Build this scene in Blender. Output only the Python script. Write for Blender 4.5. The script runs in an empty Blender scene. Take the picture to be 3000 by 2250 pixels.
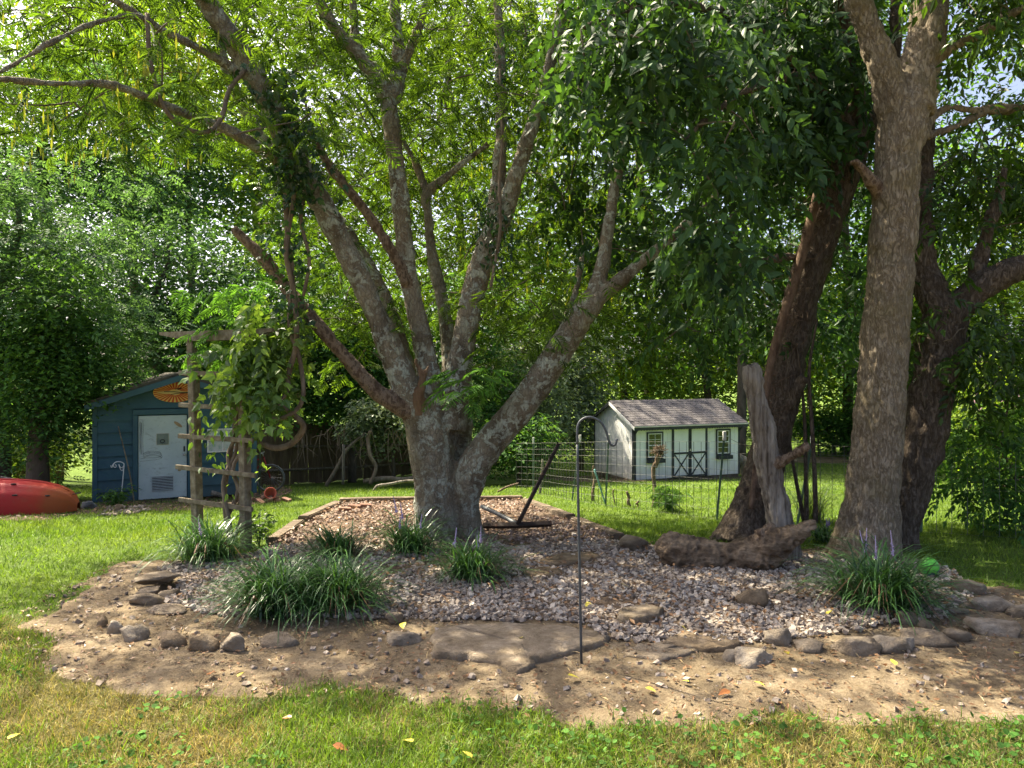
import bpy, bmesh, math, random
import numpy as np
from mathutils import Vector, Matrix

# ------------------------------------------------------------------ camera, sky, sun, exposure
scn = bpy.context.scene
CAM_H = 2.05
cd = bpy.data.cameras.new('camera'); cam = bpy.data.objects.new('camera', cd)
scn.collection.objects.link(cam)
cam.location = (0, 0, CAM_H); cam.rotation_euler = (math.radians(90), 0, 0)
cd.sensor_width = 36; cd.lens = 36 * 1600 / 2212; cd.shift_y = -25.5 / 2212
cd.clip_start = 0.05; cd.clip_end = 1500
scn.camera = cam

SUN_EL = math.radians(54)
SUN_DIR = Vector((-0.80, 0.60, 0)).normalized()           # horizontal direction towards the sun
to_sun = Vector((SUN_DIR.x * math.cos(SUN_EL), SUN_DIR.y * math.cos(SUN_EL), math.sin(SUN_EL)))
wd = bpy.data.worlds.new('World'); scn.world = wd; wd.use_nodes = True
wn = wd.node_tree.nodes; wl = wd.node_tree.links
wn.clear()
sky = wn.new('ShaderNodeTexSky'); sky.sky_type = 'NISHITA'; sky.sun_disc = False
sky.sun_elevation = SUN_EL; sky.sun_rotation = math.atan2(SUN_DIR.x, SUN_DIR.y)
sky.air_density = 0.5; sky.dust_density = 5.0; sky.ozone_density = 0.0
bg = wn.new('ShaderNodeBackground'); bg.inputs['Strength'].default_value = 0.12
wo = wn.new('ShaderNodeOutputWorld')
wl.new(sky.outputs[0], bg.inputs['Color']); wl.new(bg.outputs[0], wo.inputs['Surface'])
sd = bpy.data.lights.new('sun', 'SUN'); sd.energy = 5.0; sd.angle = math.radians(0.53); sd.color = (1, 0.89, 0.68)
so = bpy.data.objects.new('sun', sd); scn.collection.objects.link(so)
so.rotation_euler = to_sun.to_track_quat('Z', 'Y').to_euler()
vs = scn.view_settings
vs.view_transform = 'Standard'; vs.look = 'None'; vs.gamma = 1; vs.use_curve_mapping = False
vs.exposure = 1.85
scn.cycles.max_bounces = 8; scn.cycles.diffuse_bounces = 4; scn.cycles.glossy_bounces = 2
scn.cycles.transmission_bounces = 6; scn.cycles.transparent_max_bounces = 6
scn.cycles.sample_clamp_indirect = 6.0

rng = np.random.default_rng(7)
random.seed(7)

# ------------------------------------------------------------------ survey helpers
F_, CX, HZ = 1600.0, 1106.0, 804.0        # survey of the photograph: focal length, centre column, horizon row
def U(px, py, d):
    """a surveyed bearing at distance d -> metres"""
    return np.array([(px - CX) / F_ * d, d, CAM_H - (py - HZ) / F_ * d])

def hash3(i, j, k, s=0):
    n = (i * 374761393 + j * 668265263 + k * 2147483647 + s * 974634721) & 0xffffffff
    n = ((n ^ (n >> 13)) * 1274126177) & 0xffffffff
    n = (n ^ (n >> 16)) & 0xffffffff
    return n / 4294967295.0
def vnoise(P, s=0):
    P = np.asarray(P, float); I = np.floor(P).astype(np.int64); f = P - I; f = f * f * (3 - 2 * f)
    r = 0
    for a in (0, 1):
        for b in (0, 1):
            for c in (0, 1):
                w = (f[..., 0] if a else 1 - f[..., 0]) * (f[..., 1] if b else 1 - f[..., 1]) * (f[..., 2] if c else 1 - f[..., 2])
                r = r + w * hash3(I[..., 0] + a, I[..., 1] + b, I[..., 2] + c, s)
    return r * 2 - 1
def fbm(P, o=3, s=0):
    r, a, t = 0, 1, 0
    for i in range(o):
        r = r + a * vnoise(np.asarray(P) * 2 ** i, s + i); t += a; a *= .5
    return r / t
def n2(x, y, sc, o=3, s=0):
    x = np.asarray(x, float); y = np.asarray(y, float)
    return fbm(np.stack([x * sc, y * sc, np.zeros_like(x * sc + y)], -1), o, s)

KY = [-60, 8, 9, 10.5, 12, 15, 20, 24, 30, 45, 900]
KZ = [0, 0, -.03, -.12, -.25, -.55, -1.05, -1.46, -1.9, -2.3, -2.3]
def ground(x, y):
    y = np.asarray(y, float)
    z = sum(np.interp(y + o, KY, KZ) for o in (-1.2, -.6, 0, .6, 1.2)) / 5
    return z + .018 * n2(x, y, .7, 2, 3)
def G(px, py, lift=0.0):
    """where a surveyed bearing meets the ground"""
    lo, hi = 1.5, 200.0
    for _ in range(50):
        m = (lo + hi) / 2; p = U(px, py, m)
        if p[2] > ground(p[0], p[1]) + lift: lo = m
        else: hi = m
    p = U(px, py, lo); p[2] = ground(p[0], p[1]) + lift
    return p
def inpoly(x, y, poly):
    x = np.asarray(x); y = np.asarray(y); r = np.zeros(np.broadcast(x, y).shape, bool)
    n = len(poly)
    for i in range(n):
        x0, y0 = poly[i][0], poly[i][1]; x1, y1 = poly[(i + 1) % n][0], poly[(i + 1) % n][1]
        c = ((y0 > y) != (y1 > y)) & (x < (x1 - x0) * (y - y0) / (y1 - y0 + 1e-12) + x0)
        r ^= c
    return r

# ------------------------------------------------------------------ mesh helpers
class Acc:
    def __init__(s): s.V = []; s.F = []; s.n = 0
    def add(s, V, F):
        V = np.asarray(V, float); s.V.append(V)
        for f in (F if isinstance(F, list) else [F]):
            f = np.asarray(f, np.int64)
            if len(f): s.F.append(f + s.n)
        s.n += len(V); return s
    def get(s): return np.concatenate(s.V), s.F
def mesh(name, V, F, smooth=False):
    V = np.asarray(V, np.float32); F = F if isinstance(F, list) else [F]
    F = [np.asarray(f, np.int32) for f in F if len(f)]
    me = bpy.data.meshes.new(name)
    me.vertices.add(len(V)); me.vertices.foreach_set('co', V.ravel())
    loops = np.concatenate([f.ravel() for f in F]); tot = np.concatenate([np.full(len(f), f.shape[1]) for f in F])
    st = np.concatenate([[0], np.cumsum(tot)[:-1]]).astype(np.int32)
    me.loops.add(len(loops)); me.loops.foreach_set('vertex_index', loops)
    me.polygons.add(len(tot)); me.polygons.foreach_set('loop_start', st)
    me.polygons.foreach_set('use_smooth', np.full(len(tot), smooth))
    me.update(calc_edges=True)
    return me
def obj(name, me, mat=None, parent=None, loc=None, rot=None):
    o = bpy.data.objects.new(name, me); scn.collection.objects.link(o)
    if mat is not None and me is not None and len(me.materials) == 0: me.materials.append(mat)
    if parent is not None: o.parent = parent
    if loc is not None: o.location = loc
    if rot is not None: o.rotation_euler = rot
    return o
def build(name, acc, mat, parent=None, smooth=False, kind=None):
    V, F = acc.get() if isinstance(acc, Acc) else acc
    if parent is not None:
        V = V - np.array(parent_loc(parent))
    o = obj(name, mesh(name, V, F, smooth), mat, parent)
    if kind: o['kind'] = kind
    return o
def parent_loc(p):
    v = np.zeros(3)
    while p is not None: v = v + np.array(p.location); p = p.parent
    return v
def tag(o, label=None, cat=None, group=None, kind=None):
    if label: o['label'] = label
    if cat: o['category'] = cat
    if group: o['group'] = group
    if kind: o['kind'] = kind
    return o
def thing(name, loc, label, cat, group=None, rotz=0):
    o = bpy.data.objects.new(name, None); scn.collection.objects.link(o)
    o.location = [float(a) for a in loc]; o.rotation_euler = (0, 0, rotz); o.empty_display_size = .2
    return tag(o, label, cat, group)

def catmull(P, n):
    P = np.asarray(P, float)
    if len(P) < 3:
        t = np.linspace(0, 1, n * (len(P) - 1) + 1)[:, None]; return P[0] * (1 - t) + P[1] * t
    Q = np.vstack([2 * P[0] - P[1], P, 2 * P[-1] - P[-2]]); out = []
    for i in range(1, len(Q) - 2):
        t = np.linspace(0, 1, n, endpoint=False)[:, None]
        a, b, c, d = Q[i - 1], Q[i], Q[i + 1], Q[i + 2]
        out.append(.5 * (2 * b + (c - a) * t + (2 * a - 5 * b + 4 * c - d) * t ** 2 + (3 * b - a - 3 * c + d) * t ** 3))
    out.append(P[-1][None]); return np.vstack(out)
def norm(v): return v / (np.linalg.norm(v, axis=-1, keepdims=True) + 1e-9)
def tube(P, sides=8, n=4, cap=True, squash=None):
    """P: rows x, y, z, radius"""
    C = catmull(P, n); X = C[:, :3]; R = np.maximum(C[:, 3], 1e-4)
    T = norm(np.gradient(X, axis=0)); N = np.zeros_like(X)
    a = np.array([0, 0, 1.]) if abs(T[0][2]) < .9 else np.array([1., 0, 0])
    u = norm(np.cross(T[0], a)); N[0] = u
    for i in range(1, len(X)):
        u = u - T[i] * np.dot(u, T[i]); u = u / (np.linalg.norm(u) + 1e-9); N[i] = u
    B = np.cross(T, N); th = np.arange(sides) / sides * 2 * math.pi
    V = X[:, None] + R[:, None, None] * (np.cos(th)[None, :, None] * N[:, None] + np.sin(th)[None, :, None] * B[:, None])
    m = len(X); V = V.reshape(-1, 3); i = np.arange(m - 1)[:, None] * sides; j = np.arange(sides)[None]; k = (j + 1) % sides
    Fq = np.stack([i + j, i + k, i + sides + k, i + sides + j], -1).reshape(-1, 4)
    F = [Fq]
    if cap:
        V = np.vstack([V, X[0], X[-1]]); a, b = len(V) - 2, len(V) - 1; q = np.arange(sides); w = (q + 1) % sides
        F.append(np.stack([np.full(sides, a), w, q], -1))
        F.append(np.stack([np.full(sides, b), (m - 1) * sides + q, (m - 1) * sides + w], -1))
    return V, F
def boxV(x0, x1, y0, y1, z0, z1):
    V = np.array([[x, y, z] for z in (z0, z1) for y in (y0, y1) for x in (x0, x1)], float)
    F = np.array([[0, 2, 3, 1], [4, 5, 7, 6], [0, 1, 5, 4], [2, 6, 7, 3], [0, 4, 6, 2], [1, 3, 7, 5]])
    return V, F
def cbox(sx, sy, sz, b=.006, seg=1):
    """bevelled box centred on the origin"""
    bm = bmesh.new(); bmesh.ops.create_cube(bm, size=1)
    bmesh.ops.scale(bm, vec=(sx, sy, sz), verts=bm.verts)
    if b > 0: bmesh.ops.bevel(bm, geom=bm.edges[:], offset=min(b, .45 * min(sx, sy, sz)), segments=seg, affect='EDGES')
    me = bpy.data.meshes.new('piece'); bm.to_mesh(me); bm.free(); return me
def prism(poly, y0, y1):
    """polygon in x, z extruded along y"""
    n = len(poly); V = [(x, y0, z) for x, z in poly] + [(x, y1, z) for x, z in poly]
    me = bpy.data.meshes.new('piece')
    F = [list(range(n)), list(range(2 * n - 1, n - 1, -1))] + [[i + n, (i + 1) % n + n, (i + 1) % n, i] for i in range(n)]
    me.from_pydata(V, [], [f[::-1] for f in F]); me.update(); 
    bm = bmesh.new(); bm.from_mesh(me); bmesh.ops.recalc_face_normals(bm, faces=bm.faces); bm.to_mesh(me); bm.free()
    return me
def frames(D, N):
    D = norm(D); S = norm(np.cross(D, N)); N2 = np.cross(S, D)
    return np.stack([S, D, N2], -1)
def scatter(tV, tF, pos, R, s):
    pos = np.asarray(pos); s = np.asarray(s)
    sv = s[:, None, None] if s.ndim == 1 else s[:, None, :]
    V = pos[:, None] + np.einsum('nij,nkj->nki', R, tV[None] * sv)
    k = len(tV); off = (np.arange(len(pos)) * k)[:, None, None]
    F = [(f[None] + off).reshape(-1, f.shape[1]) for f in (tF if isinstance(tF, list) else [tF])]
    return V.reshape(-1, 3), F

# ------------------------------------------------------------------ materials
class NT:
    def __init__(s, name):
        s.m = bpy.data.materials.new(name); s.m.use_nodes = True; s.t = s.m.node_tree; s.t.nodes.clear()
        s.out = s.n('ShaderNodeOutputMaterial')
    def n(s, typ, **kw):
        q = s.t.nodes.new(typ)
        for k, v in kw.items(): setattr(q, k, v)
        return q
    def l(s, a, b): s.t.links.new(a, b)
    def pos(s, scale=(1, 1, 1), obj=False):
        mp = s.n('ShaderNodeMapping'); mp.inputs['Scale'].default_value = scale
        if obj: s.l(s.n('ShaderNodeTexCoord').outputs['Object'], mp.inputs[0])
        else: s.l(s.n('ShaderNodeNewGeometry').outputs['Position'], mp.inputs[0])
        return mp.outputs[0]
    def noise(s, vec, sc, det=4, rough=.6, dist=0):
        q = s.n('ShaderNodeTexNoise'); q.inputs['Scale'].default_value = sc; q.inputs['Detail'].default_value = det
        q.inputs['Roughness'].default_value = rough; q.inputs['Distortion'].default_value = dist
        s.l(vec, q.inputs['Vector']); return q.outputs['Fac']
    def vor(s, vec, sc, feat='F1', out='Distance'):
        q = s.n('ShaderNodeTexVoronoi', feature=feat); q.inputs['Scale'].default_value = sc; s.l(vec, q.inputs['Vector']); return q.outputs[out]
    def ramp(s, fac, stops):
        q = s.n('ShaderNodeValToRGB'); e = q.color_ramp.elements
        while len(e) < len(stops): e.new(.5)
        for i, (p, c) in enumerate(stops):
            e[i].position = p; e[i].color = (*c, 1) if len(c) == 3 else c
        s.l(fac, q.inputs[0]); return q.outputs[0]
    def mix(s, fac, a, b, mode='MIX'):
        q = s.n('ShaderNodeMix', data_type='RGBA', blend_type=mode)
        for v, i in ((fac, 0), (a, 6), (b, 7)):
            if isinstance(v, (int, float)): q.inputs[i].default_value = v
            elif isinstance(v, tuple): q.inputs[i].default_value = (*v, 1)
            else: s.l(v, q.inputs[i])
        return q.outputs[2]
    def math(s, op, a, b):
        q = s.n('ShaderNodeMath', operation=op)
        for v, i in ((a, 0), (b, 1)):
            if isinstance(v, (int, float)): q.inputs[i].default_value = v
            else: s.l(v, q.inputs[i])
        return q.outputs[0]
    def bump(s, h, dist=.01, strength=1.0):
        q = s.n('ShaderNodeBump'); q.inputs['Distance'].default_value = dist; q.inputs['Strength'].default_value = strength
        s.l(h, q.inputs['Height']); return q.outputs[0]
    def bsdf(s, col, rough=.8, normal=None, spec=.3, metal=0):
        q = s.n('ShaderNodeBsdfPrincipled')
        for v, k in ((col, 'Base Color'), (rough, 'Roughness')):
            if isinstance(v, tuple): q.inputs[k].default_value = (*v, 1)
            elif isinstance(v, (int, float)): q.inputs[k].default_value = v
            else: s.l(v, q.inputs[k])
        q.inputs['Specular IOR Level'].default_value = spec; q.inputs['Metallic'].default_value = metal
        if normal is not None: s.l(normal, q.inputs['Normal'])
        return q.outputs[0]
    def done(s, sh): s.l(sh, s.out.inputs['Surface']); return s.m
def rnd(t): return t.n('ShaderNodeNewGeometry').outputs['Random Per Island']
def rough_mat(name, stops, sc=6, stretch=(1, 1, 1), rough=.85, bump=.01, bsc=30, spec=.25, island=0, det=5, metal=0, objsp=False):
    t = NT(name); p = t.pos(stretch, objsp); f = t.noise(p, sc, det, .65)
    if island: f = t.math('ADD', t.math('MULTIPLY', f, 1 - island), t.math('MULTIPLY', rnd(t), island))
    c = t.ramp(f, stops); nb = t.bump(t.noise(p, bsc, 6, .7), bump) if bump else None
    return t.done(t.bsdf(c, rough, nb, spec, metal))
def leaf_mat(name, a, b, trans=.45, tcol=None, rough=.45, spec=.35, var=(.5, 1.35), patch=.6):
    t = NT(name); r = rnd(t)
    f = t.math('ADD', t.math('MULTIPLY', r, 1 - patch), t.math('MULTIPLY', t.ramp(t.noise(t.pos(), .9, 3), [(.3, (0, 0, 0)), (.7, (1, 1, 1))]), patch))
    c = t.mix(f, a, b)
    h = t.n('ShaderNodeHueSaturation'); t.l(c, h.inputs['Color'])
    mr = t.n('ShaderNodeMapRange'); t.l(r, mr.inputs[0]); mr.inputs[3].default_value = var[0]; mr.inputs[4].default_value = var[1]
    t.l(mr.outputs[0], h.inputs['Value'])
    d = t.bsdf(h.outputs[0], rough, None, spec)
    tr = t.n('ShaderNodeBsdfTranslucent')
    tc = t.mix(1.0, h.outputs[0], tcol or (1.6, 1.5, .55), 'MULTIPLY'); t.l(tc, tr.inputs['Color'])
    ms = t.n('ShaderNodeMixShader'); ms.inputs[0].default_value = trans; t.l(d, ms.inputs[1]); t.l(tr.outputs[0], ms.inputs[2])
    return t.done(ms.outputs[0])
M = {}
def bark_mimosa():
    t = NT('bark_mimosa'); p = t.pos(); ps = t.pos((1, 1, .45))
    base = t.ramp(t.noise(ps, 5, 6, .65), [(.25, (.125, .10, .07)), (.5, (.28, .24, .175)), (.75, (.40, .35, .27))])
    red = t.ramp(t.noise(p, 1.7, 4, .6), [(.56, (0, 0, 0)), (.68, (1, 1, 1))])
    base = t.mix(t.math('MULTIPLY', red, .35), base, (.24, .14, .08))
    dk = t.ramp(t.noise(t.pos((1, 1, .35)), 2.3, 5, .65), [(.50, (0, 0, 0)), (.66, (1, 1, 1))])
    base = t.mix(t.math('MULTIPLY', dk, .72), base, (.075, .06, .042))
    lic = t.ramp(t.noise(p, 8, 6, .7, .6), [(.50, (0, 0, 0)), (.55, (1, 1, 1))])
    zone = t.ramp(t.noise(p, 1.3, 3), [(.36, (.1, .1, .1)), (.58, (1, 1, 1))])
    sp = t.ramp(t.vor(p, 22), [(.14, (1, 1, 1)), (.2, (0, 0, 0))])
    lf = t.math('MAXIMUM', t.math('MULTIPLY', lic, zone), t.math('MULTIPLY', sp, t.math('MULTIPLY', zone, .7)))
    c = t.mix(t.math('MULTIPLY', lf, .9), base, (.56, .60, .51))
    cr = t.ramp(t.vor(t.pos((1, 1, .5)), 26, 'DISTANCE_TO_EDGE'), [(0, (0, 0, 0)), (.10, (1, 1, 1))])
    c = t.mix(t.math('MULTIPLY', t.math('SUBTRACT', 1.0, cr), .35), c, (.05, .04, .03))
    h = t.math('ADD', t.noise(ps, 40, 8, .8), t.math('ADD', t.math('MULTIPLY', lf, .25), t.math('MULTIPLY', cr, .3)))
    return t.done(t.bsdf(c, .92, t.bump(h, .035), .12))
def bark_furrow(name, stops, sc=15, deep=.03, stretch=(1, 1, .3), moss=None):
    t = NT(name); p = t.pos(stretch); 
    w = t.n('ShaderNodeVectorMath', operation='ADD'); nz = t.n('ShaderNodeTexNoise'); nz.inputs['Scale'].default_value = 3; nz.inputs['Detail'].default_value = 3
    t.l(p, nz.inputs['Vector']); t.l(p, w.inputs[0]); sc2 = t.n('ShaderNodeVectorMath', operation='SCALE'); sc2.inputs['Scale'].default_value = .16
    t.l(nz.outputs['Color'], sc2.inputs[0]); t.l(sc2.outputs[0], w.inputs[1])
    v = t.vor(w.outputs[0], sc, 'DISTANCE_TO_EDGE'); fur = t.ramp(v, [(0, (0, 0, 0)), (.3, (1, 1, 1))])
    rid = t.math('ABSOLUTE', t.math('SUBTRACT', t.noise(p, sc * .8, 5, .65, 1.2), .5), 0); crk = t.ramp(rid, [(.0, (0, 0, 0)), (.07, (1, 1, 1))])
    fur = t.math('ADD', t.math('MULTIPLY', fur, .35), t.math('MULTIPLY', crk, .65))
    n = t.noise(p, sc * 1.6, 6, .7)
    big = t.noise(t.pos((1, 1, .35)), 3.2, 4, .6)
    f = t.math('ADD', t.math('MULTIPLY', fur, .30), t.math('ADD', t.math('MULTIPLY', n, .55), t.math('MULTIPLY', big, .25)))
    c = t.ramp(f, stops)
    if moss: c = t.mix(t.math('MULTIPLY', t.ramp(t.noise(t.pos(), 2, 4), [(.5, (0, 0, 0)), (.7, (1, 1, 1))]), .5), c, moss)
    return t.done(t.bsdf(c, .95, t.bump(f, deep), .1))
M['mimosa'] = bark_mimosa()
M['oak'] = bark_furrow('bark_oak', [(.12, (.075, .055, .037)), (.45, (.215, .172, .12)), (.85, (.40, .345, .26))], 22, .05, (1, 1, .36), moss=(.20, .17, .075))
M['dark_bark'] = bark_furrow('bark_dark', [(.12, (.026, .019, .014)), (.5, (.095, .074, .056)), (.85, (.20, .165, .13))], 20, .045, (1, 1, .34))
M['twig'] = rough_mat('twig_bark', [(.3, (.06, .048, .034)), (.7, (.19, .16, .12))], 14, (1, 1, .5), .9, .004, 60)
M['far_bark'] = rough_mat('far_bark', [(.3, (.045, .036, .026)), (.7, (.13, .105, .08))], 6, (1, 1, .4), .9, .01, 30)
M['dead'] = rough_mat('dead_wood', [(.25, (.045, .028, .019)), (.42, (.12, .08, .052)), (.52, (.25, .185, .13)), (.6, (.09, .065, .045)), (.72, (.17, .10, .062)), (.85, (.08, .062, .048))], 12, (1, 1, .6), .92, .035, 30)
M['fresh'] = rough_mat('torn_wood', [(.25, (.09, .05, .028)), (.5, (.20, .125, .075)), (.8, (.32, .24, .16))], 14, (1, 1, .2), .9, .04, 30)
M['snag'] = rough_mat('weathered_snag', [(.30, (.05, .04, .03)), (.42, (.15, .125, .10)), (.55, (.27, .24, .20)), (.75, (.40, .37, .33))], 17, (1, 1, .07), .92, .05, 22)
M['log'] = rough_mat('rotting_log', [(.28, (.05, .034, .022)), (.45, (.16, .115, .075)), (.58, (.30, .225, .15)), (.68, (.14, .10, .066)), (.82, (.38, .31, .225))], 8, (.35, 1, 1), .94, .06, 16)
M['vine'] = rough_mat('woody_vine', [(.3, (.09, .065, .045)), (.7, (.24, .19, .14))], 16, (1, 1, .4), .9, .006, 60)
M['red_vine'] = rough_mat('hairy_red_vine', [(.3, (.07, .042, .028)), (.7, (.21, .145, .10))], 18, (1, 1, .4), .95, .012, 60)
M['grey_wood'] = rough_mat('grey_wood', [(.25, (.075, .058, .04)), (.5, (.17, .14, .10)), (.75, (.29, .26, .20))], 12, (1, 1, 1), .9, .006, 60)
M['timber'] = rough_mat('landscape_timber', [(.25, (.05, .036, .026)), (.5, (.13, .10, .07)), (.78, (.25, .21, .15))], 6, (1, 1, 1), .92, .012, 40)
M['fence_wood'] = rough_mat('fence_wood', [(.2, (.05, .033, .018)), (.5, (.12, .085, .05)), (.8, (.21, .16, .10))], 7, (1, 1, .2), .92, .006, 40, island=.2)
M['stone'] = rough_mat('field_stone', [(.22, (.085, .064, .043)), (.42, (.185, .145, .098)), (.6, (.27, .22, .16)), (.8, (.38, .335, .265))], 7, (1, 1, 1), .95, .03, 30)
M['pale_stone'] = rough_mat('pale_stone', [(.25, (.13, .10, .068)), (.45, (.25, .205, .15)), (.62, (.35, .30, .235)), (.82, (.47, .43, .36))], 7, (1, 1, 1), .95, .03, 30)
M['brown_stone'] = rough_mat('brown_stone', [(.25, (.10, .072, .045)), (.55, (.22, .165, .105)), (.8, (.34, .28, .20))], 7, (1, 1, 1), .95, .03, 30)
M['metal_dark'] = rough_mat('dark_steel', [(.3, (.03, .036, .045)), (.7, (.07, .08, .095))], 20, (1, 1, 1), .5, .001, 80, .5)
M['rust'] = rough_mat('rusted_steel', [(.3, (.022, .018, .017)), (.55, (.05, .036, .03)), (.75, (.14, .06, .03))], 6, (1, 1, 1), .75, .004, 50)
M['white_metal'] = rough_mat('white_metal', [(.3, (.5, .5, .5)), (.7, (.72, .72, .72))], 12, (1, 1, 1), .5, 0)
M['wire'] = rough_mat('galvanised_wire', [(.3, (.10, .10, .09)), (.7, (.20, .20, .18))], 9, (1, 1, 1), .7, 0, metal=.0)
M['post_green'] = rough_mat('green_steel_post', [(.3, (.06, .10, .075)), (.7, (.14, .20, .155))], 9, (1, 1, 1), .7, .002, 60)
M['teal'] = rough_mat('teal_pole', [(.3, (.10, .26, .25)), (.7, (.22, .40, .38))], 9, (1, 1, 1), .6, 0)
M['brick'] = rough_mat('old_brick', [(.25, (.13, .07, .05)), (.55, (.22, .125, .09)), (.8, (.36, .27, .21))], 5, (1, 1, 1), .93, .008, 40)
M['terracotta'] = rough_mat('terracotta', [(.3, (.36, .07, .045)), (.7, (.50, .13, .08))], 6, (1, 1, 1), .75, .002, 60)
M['black'] = rough_mat('black_rubber', [(.3, (.012, .012, .013)), (.7, (.03, .03, .03))], 9, (1, 1, 1), .7, 0)
M['tarp'] = rough_mat('grey_tarp', [(.3, (.06, .065, .07)), (.7, (.19, .20, .21))], 7, (1, 1, 1), .5, .01, 20)

# leaves
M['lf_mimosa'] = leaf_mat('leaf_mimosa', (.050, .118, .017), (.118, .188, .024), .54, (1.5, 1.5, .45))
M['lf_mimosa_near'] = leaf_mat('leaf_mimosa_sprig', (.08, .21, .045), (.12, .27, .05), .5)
M['lf_pod'] = leaf_mat('seed_pod', (.24, .30, .04), (.34, .36, .05), .5)
M['lf_dark'] = leaf_mat('leaf_dark_glossy', (.022, .060, .026), (.055, .112, .036), .34, (1.9, 1.9, .45), .5, .22, (.5, 1.35))
M['lf_oak'] = leaf_mat('leaf_oak', (.026, .064, .013), (.06, .12, .020), .42, (2.0, 1.9, .4), .4, .45)
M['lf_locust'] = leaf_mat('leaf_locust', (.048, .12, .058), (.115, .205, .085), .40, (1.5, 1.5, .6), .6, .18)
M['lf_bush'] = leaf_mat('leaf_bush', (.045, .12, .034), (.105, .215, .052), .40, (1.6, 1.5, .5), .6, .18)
M['lf_sun'] = leaf_mat('leaf_sunny', (.105, .20, .030), (.235, .325, .050), .56, (1.5, 1.42, .45), .45, .4)  # yellow-green leaf, lightened: sunlight put into the colour of crowns standing in shade
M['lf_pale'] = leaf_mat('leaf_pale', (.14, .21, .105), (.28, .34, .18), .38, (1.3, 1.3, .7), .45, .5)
M['lf_vine'] = leaf_mat('leaf_vine', (.060, .155, .035), (.17, .26, .055), .42, (1.5, 1.4, .5), .42, .5, (.5, 1.4))
M['lf_ivy'] = leaf_mat('leaf_ivy', (.018, .055, .022), (.04, .095, .032), .30, (1.6, 1.6, .5), .38, .5)
M['lf_lily'] = leaf_mat('liriope_blade', (.030, .090, .030), (.085, .185, .050), .28, (1.5, 1.5, .5), .33, .55, (.55, 1.5))
M['lf_flower'] = leaf_mat('liriope_flower', (.36, .29, .48), (.50, .42, .60), .3, (1, 1, 1))
M['lf_pink'] = leaf_mat('pink_blossom', (.62, .36, .46), (.72, .52, .58), .4, (1, 1, 1))
M['lf_reed'] = leaf_mat('reed_blade', (.09, .165, .055), (.17, .25, .10), .4)
M['grass'] = leaf_mat('lawn_blade', (.080, .175, .022), (.185, .265, .036), .40, (1.35, 1.3, .6), .5, .3, (.6, 1.35))
M['grass_dry'] = leaf_mat('dry_blade', (.14, .175, .040), (.40, .31, .125), .35, (1.2, 1.15, .7), .6, .25, (.6, 1.3), .5)
M['clover'] = leaf_mat('clover_leaf', (.045, .13, .024), (.10, .20, .036), .35, (1.3, 1.3, .6), .7, .1)
M['leaf_yellow'] = leaf_mat('fallen_yellow_leaf', (.50, .46, .05), (.62, .52, .10), .2, (1, 1, 1), var=(.8, 1.1))
M['leaf_brown'] = leaf_mat('fallen_brown_leaf', (.20, .075, .025), (.38, .15, .05), .1, (1, 1, 1), var=(.6, 1.2))
M['litter'] = leaf_mat('leaf_litter', (.13, .065, .030), (.26, .15, .075), .1, (1, 1, 1), var=(.5, 1.3))
M['straw'] = leaf_mat('straw', (.36, .27, .14), (.48, .38, .21), .1, (1, 1, 1))

# ground materials
def lawn_mat():
    t = NT('lawn_soil'); p = t.pos()
    c = t.ramp(t.noise(p, 1.3, 6, .65), [(.25, (.07, .125, .022)), (.55, (.12, .185, .030)), (.8, (.175, .225, .045))])
    c = t.mix(t.math('MULTIPLY', t.ramp(t.noise(p, 22, 4, .7), [(.35, (1, 1, 1)), (.6, (0, 0, 0))]), .55), c, (.05, .07, .02))
    z = t.n('ShaderNodeSeparateXYZ'); t.l(p, z.inputs[0]); f = t.n('ShaderNodeMapRange'); t.l(t.math('ADD', z.outputs[1], t.math('MULTIPLY', t.noise(p, 1.2, 3), 1.2)), f.inputs[0])
    f.inputs[1].default_value = 6.2; f.inputs[2].default_value = 7.4; f.inputs[3].default_value = 1; f.inputs[4].default_value = 0
    th = t.ramp(t.noise(p, 6, 6, .7), [(.3, (.075, .075, .026)), (.55, (.16, .135, .06)), (.75, (.26, .195, .10))])         # thin dry turf by the path
    c = t.mix(f.outputs[0], c, th)
    return t.done(t.bsdf(c, .95, t.bump(t.noise(p, 55, 5, .8), .03), .1))
def dirt_mat():
    t = NT('bare_dirt'); p = t.pos()
    c = t.ramp(t.noise(p, 2.2, 7, .68), [(.25, (.10, .076, .045)), (.5, (.19, .148, .094)), (.75, (.30, .242, .165))])
    c = t.mix(t.math('MULTIPLY', t.ramp(t.noise(p, 28, 4, .7), [(.36, (1, 1, 1)), (.52, (0, 0, 0))]), .6), c, (.10, .068, .042))
    c = t.mix(t.math('MULTIPLY', t.ramp(t.vor(p, 34), [(.10, (1, 1, 1)), (.2, (0, 0, 0))]), .4), c, (.36, .30, .22))
    h = t.math('ADD', t.noise(p, 9, 6, .7), t.math('MULTIPLY', t.noise(p, 60, 4, .7), .4))
    return t.done(t.bsdf(c, .96, t.bump(h, .035), .1))
def soil_mat():
    t = NT('bed_soil'); p = t.pos()
    c = t.ramp(t.noise(p, 20, 5, .7), [(.3, (.07, .05, .035)), (.7, (.17, .125, .09))])
    return t.done(t.bsdf(c, .96, t.bump(t.noise(p, 40, 4, .7), .02), .1))
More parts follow.
